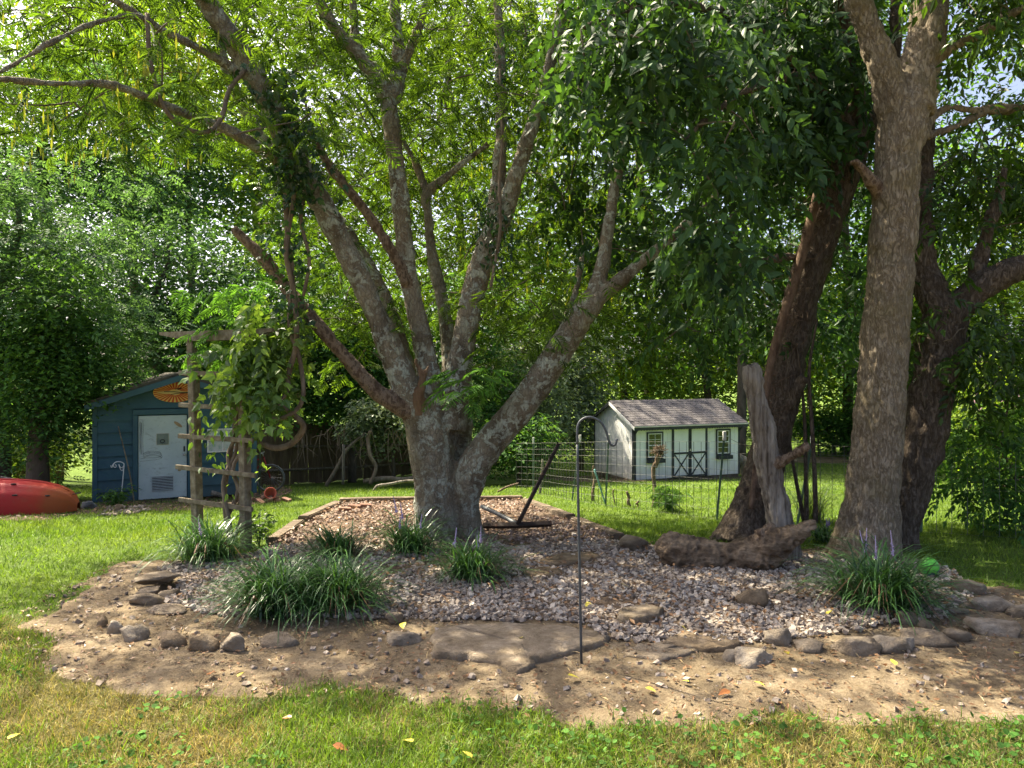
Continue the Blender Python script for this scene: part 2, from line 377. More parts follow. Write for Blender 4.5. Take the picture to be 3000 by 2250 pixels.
def gravel_mat(name, stops):
    t = NT(name); r = rnd(t)
    c = t.ramp(r, stops); c = t.mix(.3, c, t.ramp(t.noise(t.pos(), 60, 3), [(.3, (.12, .10, .085)), (.7, (.50, .45, .40))]), 'MIX')
    c = t.mix(t.math('MULTIPLY', t.ramp(t.noise(t.pos(), 1.6, 4, .6), [(.45, (0, 0, 0)), (.68, (1, 1, 1))]), .5), c, (.19, .14, .10))
    return t.done(t.bsdf(c, .92, t.bump(t.noise(t.pos(), 150, 3), .004), .15))
M['lawn'] = lawn_mat(); M['dirt'] = dirt_mat(); M['soil'] = soil_mat()
M['gravel'] = gravel_mat('gravel_pink', [(0, (.12, .092, .066)), (.18, (.24, .19, .145)), (.35, (.31, .275, .235)), (.5, (.40, .33, .26)), (.7, (.45, .395, .33)), (.88, (.56, .49, .41)), (1, (.68, .63, .55))])
M['gravel_brown'] = gravel_mat('gravel_brown', [(0, (.13, .075, .05)), (.4, (.24, .145, .10)), (.75, (.36, .26, .20)), (1, (.52, .46, .40))])
M['pebble'] = gravel_mat('pebble', [(0, (.16, .12, .085)), (.5, (.30, .24, .18)), (1, (.48, .42, .35))])

# ------------------------------------------------------------------ the ground
DIRT = [G(*p)[:2] for p in [(330, 1212), (235, 1222), (170, 1250), (110, 1290), (60, 1335), (35, 1395), (75, 1450), (170, 1488), (400, 1500), (650, 1512),
        (820, 1522), (1000, 1540), (1180, 1572), (1350, 1582), (1500, 1572), (1700, 1578), (1900, 1572), (2100, 1570), (2500, 1560), (2750, 1320), (2300, 1292),
        (2212, 1272), (2120, 1255), (2040, 1235), (1960, 1205), (1870, 1192), (1700, 1180), (1340, 1176), (1200, 1150), (700, 1150), (580, 1185), (520, 1205), (420, 1210)]]
GRAV = [G(*p)[:2] for p in [(345, 1228), (400, 1218), (560, 1200), (600, 1184), (720, 1176), (1300, 1172), (1400, 1188), (1500, 1212), (1750, 1205), (1850, 1194),
        (1990, 1216), (2075, 1245), (2115, 1285), (2040, 1335), (1900, 1366), (1760, 1380), (1650, 1396), (1480, 1395), (1340, 1385), (1250, 1352), (1000, 1348),
        (830, 1348), (640, 1340), (500, 1338), (400, 1325), (360, 1300), (385, 1262)]]
BED = [G(*p)[:2] for p in [(738, 1090), (1128, 1084), (1328, 1172), (1300, 1180), (588, 1186)]]
def mound(x, y):
    """the gravel bed is heaped a little towards its middle"""
    return .02 + .05 * np.exp(-(((np.asarray(x) - .6) / 3.0) ** 2 + ((np.asarray(y) - 7.6) / 1.5) ** 2)) + .012 * n2(x, y, 2.2, 2, 9)
def bedz(x, y): return ground(x, y) + mound(x, y) + .01
def Gb(px, py):
    """bearing met with the gravel bed"""
    p = G(px, py)
    for _ in range(3): p = G(px, py, float(mound(p[0], p[1])))
    return p

ax = np.concatenate([[-900, -400, -200, -100, -60, -40, -30, -24], np.arange(-20, 24.01, .4), [28, 34, 42, 60, 100, 200, 400, 900]])
ay = np.concatenate([[-300, -100, -40, -20, -10], np.arange(-6, 46.01, .4), [50, 56, 64, 75, 90, 120, 170, 260, 450, 900]])
gx, gy = np.meshgrid(ax, ay); gz = ground(gx, gy)
nx, ny = len(ax), len(ay); i = np.arange(ny - 1)[:, None] * nx + np.arange(nx - 1)[None]
Fg = np.stack([i, i + 1, i + 1 + nx, i + nx], -1).reshape(-1, 4)
o = obj('lawn', mesh('lawn', np.stack([gx, gy, gz], -1).reshape(-1, 3), Fg, True), M['lawn'])
tag(o, 'sloping lawn under the trees and round the sheds', kind='structure')
def edge_dist(x, y, poly):
    P = np.array(poly); d = np.full(x.shape, 1e9)
    for k in range(len(P)):
        a, b = P[k], P[(k + 1) % len(P)]; e = b - a; t = np.clip(((x - a[0]) * e[0] + (y - a[1]) * e[1]) / (e @ e + 1e-9), 0, 1)
        d = np.minimum(d, np.hypot(x - a[0] - t * e[0], y - a[1] - t * e[1]))
    return np.where(inpoly(x, y, poly), d, -d)
def sheet(name, poly, hf, res, mat, jit=.05):
    P = np.array(poly); x = np.arange(P[:, 0].min() - .2, P[:, 0].max() + .2, res); y = np.arange(P[:, 1].min() - .2, P[:, 1].max() + .2, res)
    X, Y = np.meshgrid(x, y); n = len(x)
    jx = jit * 2.2 * n2(X, Y, 2.5, 3, 21); jy = jit * 2.2 * n2(X, Y, 2.5, 3, 31)
    sd_ = edge_dist(X + jx, Y + jy, poly)
    Z = hf(X, Y); Z = Z + np.where(sd_ < .14, (sd_ - .14) * .28, 0)              # the rim runs out under its neighbour
    keep = sd_[:-1, :-1] > -.12
    i = (np.arange(len(y) - 1)[:, None] * n + np.arange(n - 1)[None])[keep]
    F = np.stack([i, i + 1, i + 1 + n, i + n], -1)
    used = np.unique(F); mp = np.zeros(X.size, np.int64); mp[used] = np.arange(len(used))
    V = np.stack([X, Y, Z], -1).reshape(-1, 3)[used]
    return obj(name, mesh(name, V, mp[F], True), mat)
o = sheet('dirt_path', DIRT, lambda x, y: ground(x, y) + .014 + .010 * n2(x, y, 5, 3, 11), .055, M['dirt'], .12)
tag(o, 'worn bare dirt between the gravel bed and the front grass', kind='structure')
o = sheet('gravel_bed', GRAV, lambda x, y: ground(x, y) + mound(x, y), .06, M['soil'])
tag(o, 'soil under the pinkish gravel of the garden bed', kind='structure')
o = sheet('tree_bed', BED, lambda x, y: ground(x, y) + .035 + mound(x, y) * .6, .08, M['soil'], .02)
tag(o, 'soil of the timber edged bed round the big tree', kind='structure')

# loose stones
def rock_template(seed, sub=1):
    r = np.random.default_rng(seed); V, F = boxV(-.5, .5, -.4, .4, -.32, .32)
    V = V * r.uniform(.55, 1.1, (8, 1)) + r.normal(0, .06, (8, 3)); F = np.concatenate([F[:, [0, 1, 2]], F[:, [0, 2, 3]]]); return V, F
def euler_R(a, b, c):
    ca, sa, cb, sb, cc, sc = np.cos(a), np.sin(a), np.cos(b), np.sin(b), np.cos(c), np.sin(c)
    Z = np.zeros_like(a); O = np.ones_like(a)
    Rz = np.stack([np.stack([ca, -sa, Z], -1), np.stack([sa, ca, Z], -1), np.stack([Z, Z, O], -1)], -2)
    Rx = np.stack([np.stack([O, Z, Z], -1), np.stack([Z, cb, -sb], -1), np.stack([Z, sb, cb], -1)], -2)
    Ry = np.stack([np.stack([cc, Z, sc], -1), np.stack([Z, O, Z], -1), np.stack([-sc, Z, cc], -1)], -2)
    return Rz @ Rx @ Ry
def poly_points(poly, n, r, ex=()):
    P = np.array(poly); out = np.zeros((0, 2))
    while len(out) < n:
        c = r.uniform(P.min(0), P.max(0), (n * 2, 2)); k = inpoly(c[:, 0] + .1 * n2(c[:, 0], c[:, 1], 3, 2, 5), c[:, 1] + .1 * n2(c[:, 0], c[:, 1], 3, 2, 6), poly)
        for e in ex: k &= ~inpoly(c[:, 0], c[:, 1], e)
        out = np.vstack([out, c[k]])
    return out[:n]
def stones(name, poly, n, smin, smax, hf, mat, label, ex=(), seed=1, tmpl=9):
    r = np.random.default_rng(seed); P = poly_points(poly, n, r, ex); A = Acc()
    for k in range(tmpl):
        Q = P[k::tmpl]; m = len(Q); V, F = rock_template(seed * 10 + k)
        s = smin + (smax - smin) * r.random(m) ** 2.4
        z = hf(Q[:, 0], Q[:, 1]) + s * r.uniform(-.1, .32, m) - .028 * np.clip(n2(Q[:, 0], Q[:, 1], 1.7, 3, 77) * 3 - .75, 0, 1)
        R = euler_R(r.uniform(0, 6.28, m), r.normal(0, .35, m), r.normal(0, .35, m))
        A.add(*scatter(V, F, np.column_stack([Q, z]), R, s))
    return tag(build(name, A, mat), label, kind='stuff')
stones('gravel', GRAV, 27000, .017, .054, lambda x, y: ground(x, y) + mound(x, y), M['gravel'], 'pinkish grey gravel covering the garden bed', seed=3)
stones('bed_gravel', BED, 6500, .02, .055, lambda x, y: ground(x, y) + .04 + mound(x, y) * .6, M['gravel_brown'], 'brownish gravel inside the timber edged tree bed', seed=4)
stones('pebbles', DIRT, 1100, .012, .055, lambda x, y: ground(x, y) + .014, M['pebble'], 'small pale pebbles strewn over the bare dirt', ex=(GRAV, BED), seed=5)
def litter(name, poly, n, smin, smax, hf, mat, label, seed, ex=(), asp=.5):
    r = np.random.default_rng(seed); P = poly_points(poly, n, r, ex)
    V = np.array([[0, -.5, 0], [asp / 2, 0, .08], [0, .5, .02], [-asp / 2, 0, .1]]); F = np.array([[0, 1, 2], [0, 2, 3]])
    s = r.uniform(smin, smax, n); R = euler_R(r.uniform(0, 6.28, n), r.normal(0, .3, n), r.normal(0, .3, n))
    return tag(build(name, scatter(V, F, np.column_stack([P, hf(P[:, 0], P[:, 1]) + .012 + .01 * r.random(n)]), R, s), mat), label, kind='stuff')
litter('leaf_litter', GRAV, 2200, .03, .075, lambda x, y: bedz(x, y) + .02, M['litter'], 'dry brown leaf litter caught between the gravel', 11)
litter('bed_leaf_litter', BED, 1500, .03, .08, lambda x, y: ground(x, y) + .075 + mound(x, y) * .6, M['litter'], 'brown leaf litter over the timber edged bed', 12)
litter('dirt_litter', DIRT, 3600, .015, .05, lambda x, y: ground(x, y) + .014, M['litter'], 'crumbs of dry leaf scattered over the dirt', 13, (GRAV, BED))
litter('straw_bits', DIRT, 900, .03, .09, lambda x, y: ground(x, y) + .014, M['straw'], 'dry straw bits scattered over the dirt', 14, (GRAV, BED), .1)

# grass
def blade_template(w, bend, seg):
    t = np.linspace(0, 1, seg + 1); V = []
    for i, a in enumerate(t):
        ww = w * (1 - a ** 1.5) if i < seg else 0
        x, z = 0, a; y = bend * a * a
        if i < seg: V += [[-ww / 2, y, z], [ww / 2, y, z]]
        else: V += [[0, y, z]]
    F4 = [[2 * i, 2 * i + 1, 2 * i + 3, 2 * i + 2] for i in range(seg - 1)]; b = 2 * (seg - 1)
    return np.array(V, float), ([np.array(F4)] if F4 else []) + [np.array([[b, b + 1, b + 2]])]
def blades(P, zf, hmin, hmax, w, seg, r, lean=.45):
    A = Acc()
    for k in range(4):
        Q = P[k::4]; m = len(Q)
        if not m: continue
        V, F = blade_template(w * (1 if k % 2 else 1.3), .25 + .25 * k, seg)
        R = euler_R(r.uniform(0, 6.28, m), r.normal(0, lean, m), r.normal(0, lean, m))
        A.add(*scatter(V, F, np.column_stack([Q, zf(Q[:, 0], Q[:, 1]) - .004]), R, r.uniform(hmin, hmax, m)))
    return A
def wedge_points(n, y0, y1, r, slack=1.12, xmin=-99, xmax=99, power=1.0):
    y = y0 + (y1 - y0) * r.random(n) ** power; x = (r.random(n) * 2 - 1) * y * .6914 * slack + 0
    k = (x > xmin) & (x < xmax); return np.column_stack([x[k], y[k]])
# nothing grows under the sheds, the kayak strip, the fence foot or the bare patches
EX = [DIRT, BED]
r = np.random.default_rng(41)
def edge_keep(P, soft=.10, thin=.0):
    """grass thins out where it meets the dirt"""
    x, y = P[:, 0], P[:, 1]; jx = .12 * 2.2 * n2(x, y, 2.5, 3, 21); jy = .12 * 2.2 * n2(x, y, 2.5, 3, 31)
    e = edge_dist(x + jx, y + jy, DIRT) + r.normal(0, .07, len(P)) + .10 * n2(x, y, 7, 2, 51)
    return (e < .05) & ~inpoly(x, y, BED) & ~inpoly(x, y, GRAV)
P = wedge_points(150000, 3.2, 6.2, r); P = P[edge_keep(P)]
den = .55 + .5 * n2(P[:, 0], P[:, 1], 1.6, 3, 61); P = P[r.random(len(P)) < np.clip(den + .35, .25, 1)]
dry = (1.5 * n2(P[:, 0], P[:, 1], .9, 3, 71) - .40 * np.clip((P[:, 0] - .1) / 1.2, -1, 1) + .06 + r.normal(0, .32, len(P))) > 0
tag(build('grass_front', blades(P[~dry], ground, .035, .085, .085, 2, r), M['grass']), 'green grass in front of the dirt', kind='stuff')
tag(build('dry_grass', blades(P[dry], ground, .03, .075, .075, 2, r, .7), M['grass_dry']), 'dry straw coloured grass in front of the dirt', kind='stuff')
P = wedge_points(5200, 3.2, 5.6, r); P = P[edge_keep(P, .03)]
P = P[(n2(P[:, 0], P[:, 1], 1.4, 3, 81) + .3 * np.clip(P[:, 0] / 1.5, -1, 1)) > -.02]
m = len(P); cl = np.array([[0, -.5, 0], [.42, -.1, .06], [.3, .4, .1], [0, .5, .04], [-.3, .4, .1], [-.42, -.1, .06]])
tag(build('clover', scatter(cl, [np.array([[0, 1, 2, 3], [0, 3, 4, 5]])], np.column_stack([P, ground(P[:, 0], P[:, 1]) + r.uniform(.02, .06, m)]),
    euler_R(r.uniform(0, 6.28, m), r.normal(0, .4, m), r.normal(0, .4, m)), r.uniform(.018, .042, m)), M['clover']), 'round leaved clover growing in the front grass', kind='stuff')
P = np.vstack([wedge_points(85000, 5.6, 11, r), wedge_points(140000, 9.5, 19, r, power=1.2)]); P = P[edge_keep(P)]
P = P[~((P[:, 0] > -8.3) & (P[:, 0] < -5.1) & (P[:, 1] > 14.2) & (P[:, 1] - 14.3 > .55 * (P[:, 0] + 8.2)))]
tag(build('lawn_grass', blades(P, ground, .03, .07, .17, 1, r), M['grass']), 'short bright grass of the lawn behind the gravel bed', kind='stuff')
P = wedge_points(60000, 17, 38, r); P = P[(P[:, 0] > 0) | (P[:, 1] < 20)]
tag(build('far_grass', blades(P, ground, .04, .09, .3, 1, r), M['grass']), 'far sunlit lawn round the white shed', kind='stuff')
# ------------------------------------------------------------------ trees: helpers
def skel(rows, d0=None):
    """rows of surveyed (px, py, radius px, distance) -> x, y, z, r"""
    out = []
    for q in rows:
        d = q[3] if len(q) > 3 else d0
        out.append([*U(q[0], q[1], d), q[2] / F_ * d])
    return np.array(out)
def fuse(limbs, voxel, amp=.01, fsc=14, zs=.35, seed=0, sides=14):
    """limbs: [(key, rows xyzr)] grown together into one surface, then cut back into one mesh per key"""
    A = Acc(); S = []; K = []
    for ki, (key, P) in enumerate(limbs):
        A.add(*tube(P, sides, 6)); C = catmull(P, 6); S.append(C); K.append(np.full(len(C), ki))
    V, F = A.get(); me = mesh('grown', V, F); o = obj('grown', me)
    md = o.modifiers.new('r', 'REMESH'); md.mode = 'VOXEL'; md.voxel_size = voxel
    sm = o.modifiers.new('s', 'SMOOTH'); sm.factor = .5; sm.iterations = 3
    dg = bpy.context.evaluated_depsgraph_get(); dg.update(); ev = o.evaluated_get(dg); m2 = ev.to_mesh()
    n = len(m2.vertices); V = np.zeros(n * 3); m2.vertices.foreach_get('co', V); V = V.reshape(-1, 3)
    N = np.zeros(n * 3); m2.vertices.foreach_get('normal', N); N = N.reshape(-1, 3)
    F = np.zeros(len(m2.polygons) * 4, np.int32); m2.polygons.foreach_get('vertices', F); F = F.reshape(-1, 4)
    ev.to_mesh_clear(); bpy.data.objects.remove(o); bpy.data.meshes.remove(me)
    Q = V * np.array([fsc, fsc, fsc * zs])
    rid = 1 - np.abs(fbm(Q, 3, seed)) * 2
    V = V + N * (amp * (rid - .5) + amp * 1.6 * fbm(V * 4.5, 3, seed + 5))[:, None]
    S = np.vstack(S); K = np.concatenate(K); c = V[F].mean(1); lab = np.zeros(len(c), int)
    for a in range(0, len(c), 4000):
        D = np.linalg.norm(c[a:a + 4000, None] - S[None, :, :3], axis=-1) - S[None, :, 3]
        lab[a:a + 4000] = K[D.argmin(1)]
    out = {}
    for ki, (key, P) in enumerate(limbs):
        f = F[lab == ki]
        if not len(f): continue
        u, inv = np.unique(f, return_inverse=True)
        out.setdefault(key, []).append((V[u], inv.reshape(-1, 4), N[u]))
    return out
def put_limbs(root, parts, mats):
    for key, lst in parts.items():
        for V, F, N in lst:
            name = key.split(':')[0]
            build(name, (V, [F]), mats.get(key, mats.get(name, mats['*'])), root, True)
def grow(nodes, centers, r0=.016, r1=.004, seed=0, acc=None, jit=.12, sag=.0):
    """twigs that join every leaf cluster to the nearest wood"""
    rg = np.random.default_rng(seed); nodes = np.asarray(nodes); A = acc or Acc()
    d = np.array([np.min(np.linalg.norm(nodes - c, axis=1)) for c in centers]); N = list(nodes)
    for k in np.argsort(d):
        c = centers[k]; arr = np.array(N); j = np.argmin(np.linalg.norm(arr - c, axis=1) + .25 * np.maximum(arr[:, 2] - c[2], 0)); p = arr[j]
        L = np.linalg.norm(c - p)
        if L < .05: continue
        m = max(2, int(L / .35)); t = np.linspace(0, 1, m + 1)[:, None]; Q = p * (1 - t) + c * t
        Q[1:-1] += rg.normal(0, jit * min(L, 1.0), Q[1:-1].shape); Q[:, 2] += (np.sin(t[:, 0] * math.pi) * L * (.10 - sag))
        rr = np.linspace(min(r0, .006 + .010 * L), r1, m + 1)
        A.add(*tube(np.column_stack([Q, rr]), 5, 2, False)); N += list(Q[1:])
    return A
def frond(pairs=8, droop=.35, seed=0):
    rg = np.random.default_rng(seed); V = []; F = []
    def strip(p, d, L, w, n):
        s = np.cross(d, n); s /= np.linalg.norm(s); b = len(V); e = p + d * L; e = e - np.array([0, 0, .12 * L])
        m = p + d * L * .45 + np.array([0, 0, .04 * L])
        V.extend([p, m + s * w / 2, e, m - s * w / 2]); F.extend([[b, b + 1, b + 2], [b, b + 2, b + 3]])
    up = np.array([0, 0, 1.])
    for i in range(pairs):
        t = .18 + .8 * i / (pairs - 1); p = np.array([0, t, -droop * t * t]); L = .42 * math.sin(math.pi * (.25 + .68 * t)) + .05
        for sgn in (-1, 1):
            a = math.radians(72 - 26 * t + rg.normal(0, 5)); d = np.array([sgn * math.sin(a), math.cos(a), -.25 + rg.normal(0, .08)]); d /= np.linalg.norm(d)
            strip(p, d, L, .072, up)
    strip(np.array([0, 0, 0.]), np.array([0, .97, -.24 * droop * 3]) / 1.0, 1.0, .02, up)
    return np.array(V), [np.array(F)]
def pinnate(pairs=4, seed=0):
    rg = np.random.default_rng(seed); V = []; F = []
    for i in range(pairs + 1):
        t = .15 + .75 * i / pairs; L = .34
        for sgn in ((-1, 1) if i < pairs else (0,)):
            a = math.radians(62 if sgn else 0); d = np.array([sgn * math.sin(a), math.cos(a), rg.normal(-.15, .12)]); p = np.array([0, t, -.3 * t * t])
            s = np.array([d[1], -d[0], 0]); b = len(V); m = p + d * L * .5
            V.extend([p, m + s * .075 + [0, 0, .02], p + d * L, m - s * .075 + [0, 0, .02]]); F.extend([[b, b + 1, b + 2], [b, b + 2, b + 3]])
    return np.array(V), [np.array(F)]
LEAF = (np.array([[0, 0, 0], [.22, .38, .07], [0, 1, -.12], [-.22, .38, .07]]), [np.array([[0, 1, 2], [0, 2, 3]])])
LEAFW = (np.array([[0, 0, 0], [.30, .42, .10], [0, 1, -.10], [-.30, .42, .10]]), [np.array([[0, 1, 2], [0, 2, 3]])])
OVATE = (np.array([[0, 0, 0], [.20, .2, .05], [.24, .45, .04], [.13, .76, -.03], [0, 1.05, -.14], [-.13, .76, -.03], [-.24, .45, .04], [-.20, .2, .05], [0, .48, -.02]]),
         [np.array([[0, 1, 8], [1, 2, 8], [2, 3, 8], [3, 4, 8], [8, 4, 5], [8, 5, 6], [8, 6, 7], [8, 7, 0]])])
LOBED = (np.array([[0, 0, 0], [.30, .02, -.05], [.24, .22, .03], [.55, .42, -.08], [.26, .55, .02], [0, 1.0, -.15], [-.26, .55, .02], [-.55, .42, -.08], [-.24, .22, .03], [-.30, .02, -.05]]),
         [np.array([[0, 1, 2], [0, 2, 4], [2, 3, 4], [0, 4, 5], [0, 5, 6], [0, 6, 8], [8, 6, 7], [0, 8, 9]])])
def spray(nl=9, seed=0, droop=.5, leaf=None, ls=.36):
    """a twig with alternate leaves"""
    rg = np.random.default_rng(seed); V = []; F = []; n = 0; T = leaf or OVATE
    for i in range(nl):
        t = .15 + .85 * i / (nl - 1); p = np.array([.05 * math.sin(4 * t + seed), t, -droop * t * t]); sg = 1 if i % 2 else -1
        a = math.radians(rg.uniform(30, 70)) if i < nl - 1 else 0
        D = np.array([[sg * math.sin(a), math.cos(a), -.25 - .5 * droop * t + rg.normal(0, .2)]]); N = np.array([[rg.normal(0, .35), rg.normal(0, .35), 1.]])
        v, f = scatter(T[0], T[1], p[None], frames(D, N), np.array([ls * rg.uniform(.7, 1.2)])); V.append(v); F.append(f[0] + n); n += len(v)
    v = np.array([[-.008, 0, 0], [.008, 0, 0], [.006, .5, -droop * .25], [-.006, .5, -droop * .25], [0, 1, -droop]]); V.append(v)
    F.append(np.array([[0, 1, 2], [0, 2, 3], [3, 2, 4]]) + n)
    return np.concatenate(V), [np.concatenate(F)]
FROND = [frond(9, .30, 1), frond(9, .5, 2), frond(8, .15, 3)]
SPRAY = [spray(9, 1, .35), spray(10, 2, .7), spray(8, 3, 1.1), spray(11, 4, .5, None, .3)]
OV4 = (np.array([[0, 0, 0], [.23, .36, .06], [.13, .74, 0], [0, 1.05, -.12], [-.13, .74, 0], [-.23, .36, .06]]), [np.array([[0, 1, 2], [0, 2, 3], [0, 3, 4], [0, 4, 5]])])
SPRAYO = [spray(8, 5, .25, OV4, .40), spray(9, 6, .5, OV4, .36), spray(9, 7, .7, OV4, .36)]
PINN = [pinnate(4, 1), pinnate(4, 2)]
def cluster_leaves(centers, per, spread, tm, smin, smax, rg, pitch=(-.7, .25), tilt=.45, hang=0.0, flat=.6, radial=0.0):
    """leaf shapes round every cluster centre"""
    A = Acc(); tm = tm if isinstance(tm, list) else [tm]
    n = len(centers) * per; C = np.repeat(centers, per, 0)
    O = rg.normal(0, 1, (n, 3)); O = O / np.maximum(1, np.linalg.norm(O, axis=1, keepdims=True) / 1.9); O = O * np.array([spread, spread, spread * flat])
    P = C + O; az = rg.uniform(0, 6.283, n)
    if radial: az = np.where(rg.random(n) < radial, np.arctan2(O[:, 1], O[:, 0]) + rg.normal(0, .5, n), az)
    pt = rg.uniform(pitch[0], pitch[1], n)
    D = np.stack([np.cos(az) * np.cos(pt), np.sin(az) * np.cos(pt), np.sin(pt) - hang], -1); D = norm(D)
    N = np.array([0, 0, 1.]) + rg.normal(0, tilt, (n, 3)); s = rg.uniform(smin, smax, n)
    sel = rg.integers(0, len(tm), n)
    for k in range(len(tm)):
        q = sel == k
        if q.any(): A.add(*scatter(tm[k][0], tm[k][1], P[q], frames(D[q], N[q]), s[q]))
    return A
def box_centers(n, px, py, d, rg):
    """cluster centres spread through a surveyed block of canopy"""
    q = np.column_stack([rg.uniform(*px, n), rg.uniform(*py, n), rg.uniform(*d, n)])
    return np.array([U(a, b, c) for a, b, c in q])
def catpts(P, n=3): return catmull(P, n)[:, :3]

# ------------------------------------------------------------------ the big multi-stemmed mimosa
rg = np.random.default_rng(101)
base = G(968, 1158)
mim = thing('mimosa_tree', (base[0], base[1], base[2]), 'big many-stemmed mimosa tree with lichened grey limbs in the timber edged bed', 'tree')
L = []
def limb(key, rows, d):
    P = skel(rows, d); k = SLIM.get(key, SLIM.get(key.split(':')[0], 1.0)); e = SLIM0.get(key, .5 + .5 * k)
    P[:, 3] *= np.interp(np.arange(len(P)), [0, 2], [e, k]); L.append((key, P)); return P
SLIM = {'limb': .6, 'limb:f': .78, 'limb:e': .70, 'limb:a': .60, 'limb:h': .66, 'broken_limb': .60, 'limb:g': .8, 'torn_stub': .55}; SLIM0 = {}
limb('trunk', [(947, 1190, 76), (946, 1145, 56), (941, 1060, 46), (932, 980, 47), (917, 910, 45), (905, 865, 42)], 9.15)
limb('trunk', [(1016, 1190, 46), (1012, 1130, 30), (1011, 1060, 27), (1016, 1000, 34)], 9.1)
limb('trunk', [(985, 1180, 40), (985, 1100, 26), (980, 1020, 34), (968, 960, 44), (960, 880, 40)], 9.45)
limb('trunk', [(985, 1080, 30), (985, 980, 34), (1000, 900, 22)], 9.45)
limbA = limb('limb:a', [(905, 900, 46, 9.1), (862, 800, 42, 9.0), (812, 680, 40, 8.9), (762, 570, 40, 8.8), (700, 450, 41, 8.7), (640, 350, 42, 8.6), (590, 240, 40, 8.4), (530, 130, 40, 8.2), (470, 40, 37, 8.0), (405, -70, 34, 7.8), (340, -190, 28, 7.6)], 9)
limbA2 = limb('limb:a2', [(880, 800, 24, 9.6), (850, 690, 22, 9.8), (800, 580, 22, 9.9), (735, 480, 21, 10), (660, 400, 20, 10), (570, 300, 20, 10), (515, 210, 19, 10), (480, 120, 18, 10), (465, 0, 15, 10), (450, -100, 12, 10)], 9)
limbB = limb('broken_limb', [(880, 885, 30, 9.0), (830, 858, 27, 8.9), (775, 805, 25, 8.85), (715, 735, 24, 8.8), (640, 650, 24, 8.75), (570, 560, 21, 8.7), (530, 520, 18, 8.7), (504, 494, 13, 8.7)], 9)
limbC = limb('limb:c', [(935, 890, 38, 9.2), (925, 800, 36, 9.25), (905, 700, 34, 9.3), (882, 590, 33, 9.3), (866, 450, 32, 9.3), (850, 300, 31, 9.3), (838, 205, 29, 9.3)], 9)
C1 = limb('limb:c1', [(840, 215, 27, 9.3), (805, 155, 26, 9.2), (760, 105, 23, 9.1), (715, 50, 21, 9.0), (680, -20, 18, 8.9), (650, -110, 14, 8.8)], 9)
C2 = limb('limb:c2', [(848, 215, 24, 9.3), (862, 150, 23, 9.4), (858, 80, 21, 9.5), (850, -20, 19, 9.6), (845, -120, 14, 9.7)], 9)
C3 = limb('limb:c3', [(862, 170, 17, 9.4), (885, 110, 15, 9.3), (905, 60, 14, 9.2), (930, -20, 12, 9.1), (960, -90, 9, 9.0)], 9)
C4 = limb('limb:c4', [(790, 140, 18, 9.2), (768, 90, 16, 9.3), (765, 30, 14, 9.4), (755, -60, 12, 9.5)], 9)
limbD = limb('limb:d', [(975, 900, 26, 9.8), (970, 770, 24, 10), (958, 660, 23, 10.1), (935, 560, 20, 10.2), (925, 470, 17, 10.2), (922, 420, 16, 10.2), (960, 385, 14, 10.2), (1010, 345, 12, 10.2), (1055, 310, 9, 10.2)], 10)
D2 = limb('limb:d2', [(922, 430, 14, 10.2), (905, 370, 11, 10.3), (880, 320, 8, 10.4), (850, 270, 6, 10.5)], 10)
limbE = limb('limb:e', [(975, 930, 40, 9.25), (988, 820, 37, 9.3), (1010, 690, 36, 9.35), (1040, 570, 37, 9.4), (1070, 490, 34, 9.4)], 9)
E1 = limb('limb:e1', [(1062, 520, 26, 9.45), (1072, 430, 24, 9.6), (1082, 320, 23, 9.7), (1084, 240, 21, 9.8), (1080, 120, 19, 9.9), (1075, 0, 16, 10), (1070, -100, 12, 10)], 9)
E2 = limb('limb:e2', [(1075, 500, 28, 9.35), (1108, 400, 27, 9.3), (1150, 270, 25, 9.2), (1188, 140, 24, 9.1), (1215, 20, 22, 9.0), (1240, -100, 18, 8.9), (1265, -200, 13, 8.8)], 9)
limbF = limb('limb:f', [(1008, 1085, 32, 9.1), (1020, 1015, 42, 9.05), (1065, 950, 43, 9.0), (1125, 880, 41, 8.95), (1190, 785, 39, 8.9), (1245, 700, 36, 8.85), (1285, 645, 33, 8.85)], 9)
F1 = limb('limb:f1', [(1280, 655, 25, 8.85), (1300, 580, 24, 8.9), (1312, 510, 22, 8.95), (1325, 420, 19, 9.0), (1345, 320, 16, 9.1), (1370, 220, 12, 9.2)], 9)
F2 = limb('limb:f2', [(1285, 650, 23, 8.85), (1340, 605, 22, 8.8), (1400, 555, 20, 8.7), (1465, 500, 17, 8.6), (1540, 430, 13, 8.5), (1610, 370, 9, 8.4)], 9)
F3 = limb('limb:f3', [(1080, 960, 20, 9.3), (1130, 870, 17, 9.5), (1190, 760, 15, 9.6), (1240, 640, 12, 9.8), (1260, 540, 9, 10)], 9)
limb('limb:g', [(878, 610, 14, 9.2), (845, 540, 14, 9.1), (800, 470, 14, 9.05), (745, 400, 13, 9.0), (700, 340, 12, 9.0), (665, 270, 9, 9.0)], 9)
limb('torn_stub', [(905, 900, 20, 8.98), (906, 850, 15, 8.88), (911, 815, 14, 8.84), (900, 785, 10, 8.84), (897, 772, 7, 8.84)], 9)
limb('torn_stub', [(910, 840, 11, 8.86), (920, 805, 8, 8.84), (930, 782, 3, 8.84)], 9)
limbH = limb('limb:h', [(615, 355, 17, 8.5), (560, 320, 17, 8.3), (490, 280, 16, 8.0), (400, 245, 15, 7.7), (310, 208, 14, 7.3), (230, 182, 13.5, 7.0), (110, 180, 12, 6.6), (0, 170, 11, 6.3), (-120, 165, 9, 6.0)], 8)
limbI = limb('limb:i', [(520, 160, 12, 8.2), (440, 110, 13, 8.0), (360, 70, 13, 7.8), (290, 35, 12, 7.5), (190, 55, 11, 7.2), (100, 98, 10, 6.9), (10, 150, 9, 6.7), (-90, 200, 7, 6.5)], 8)
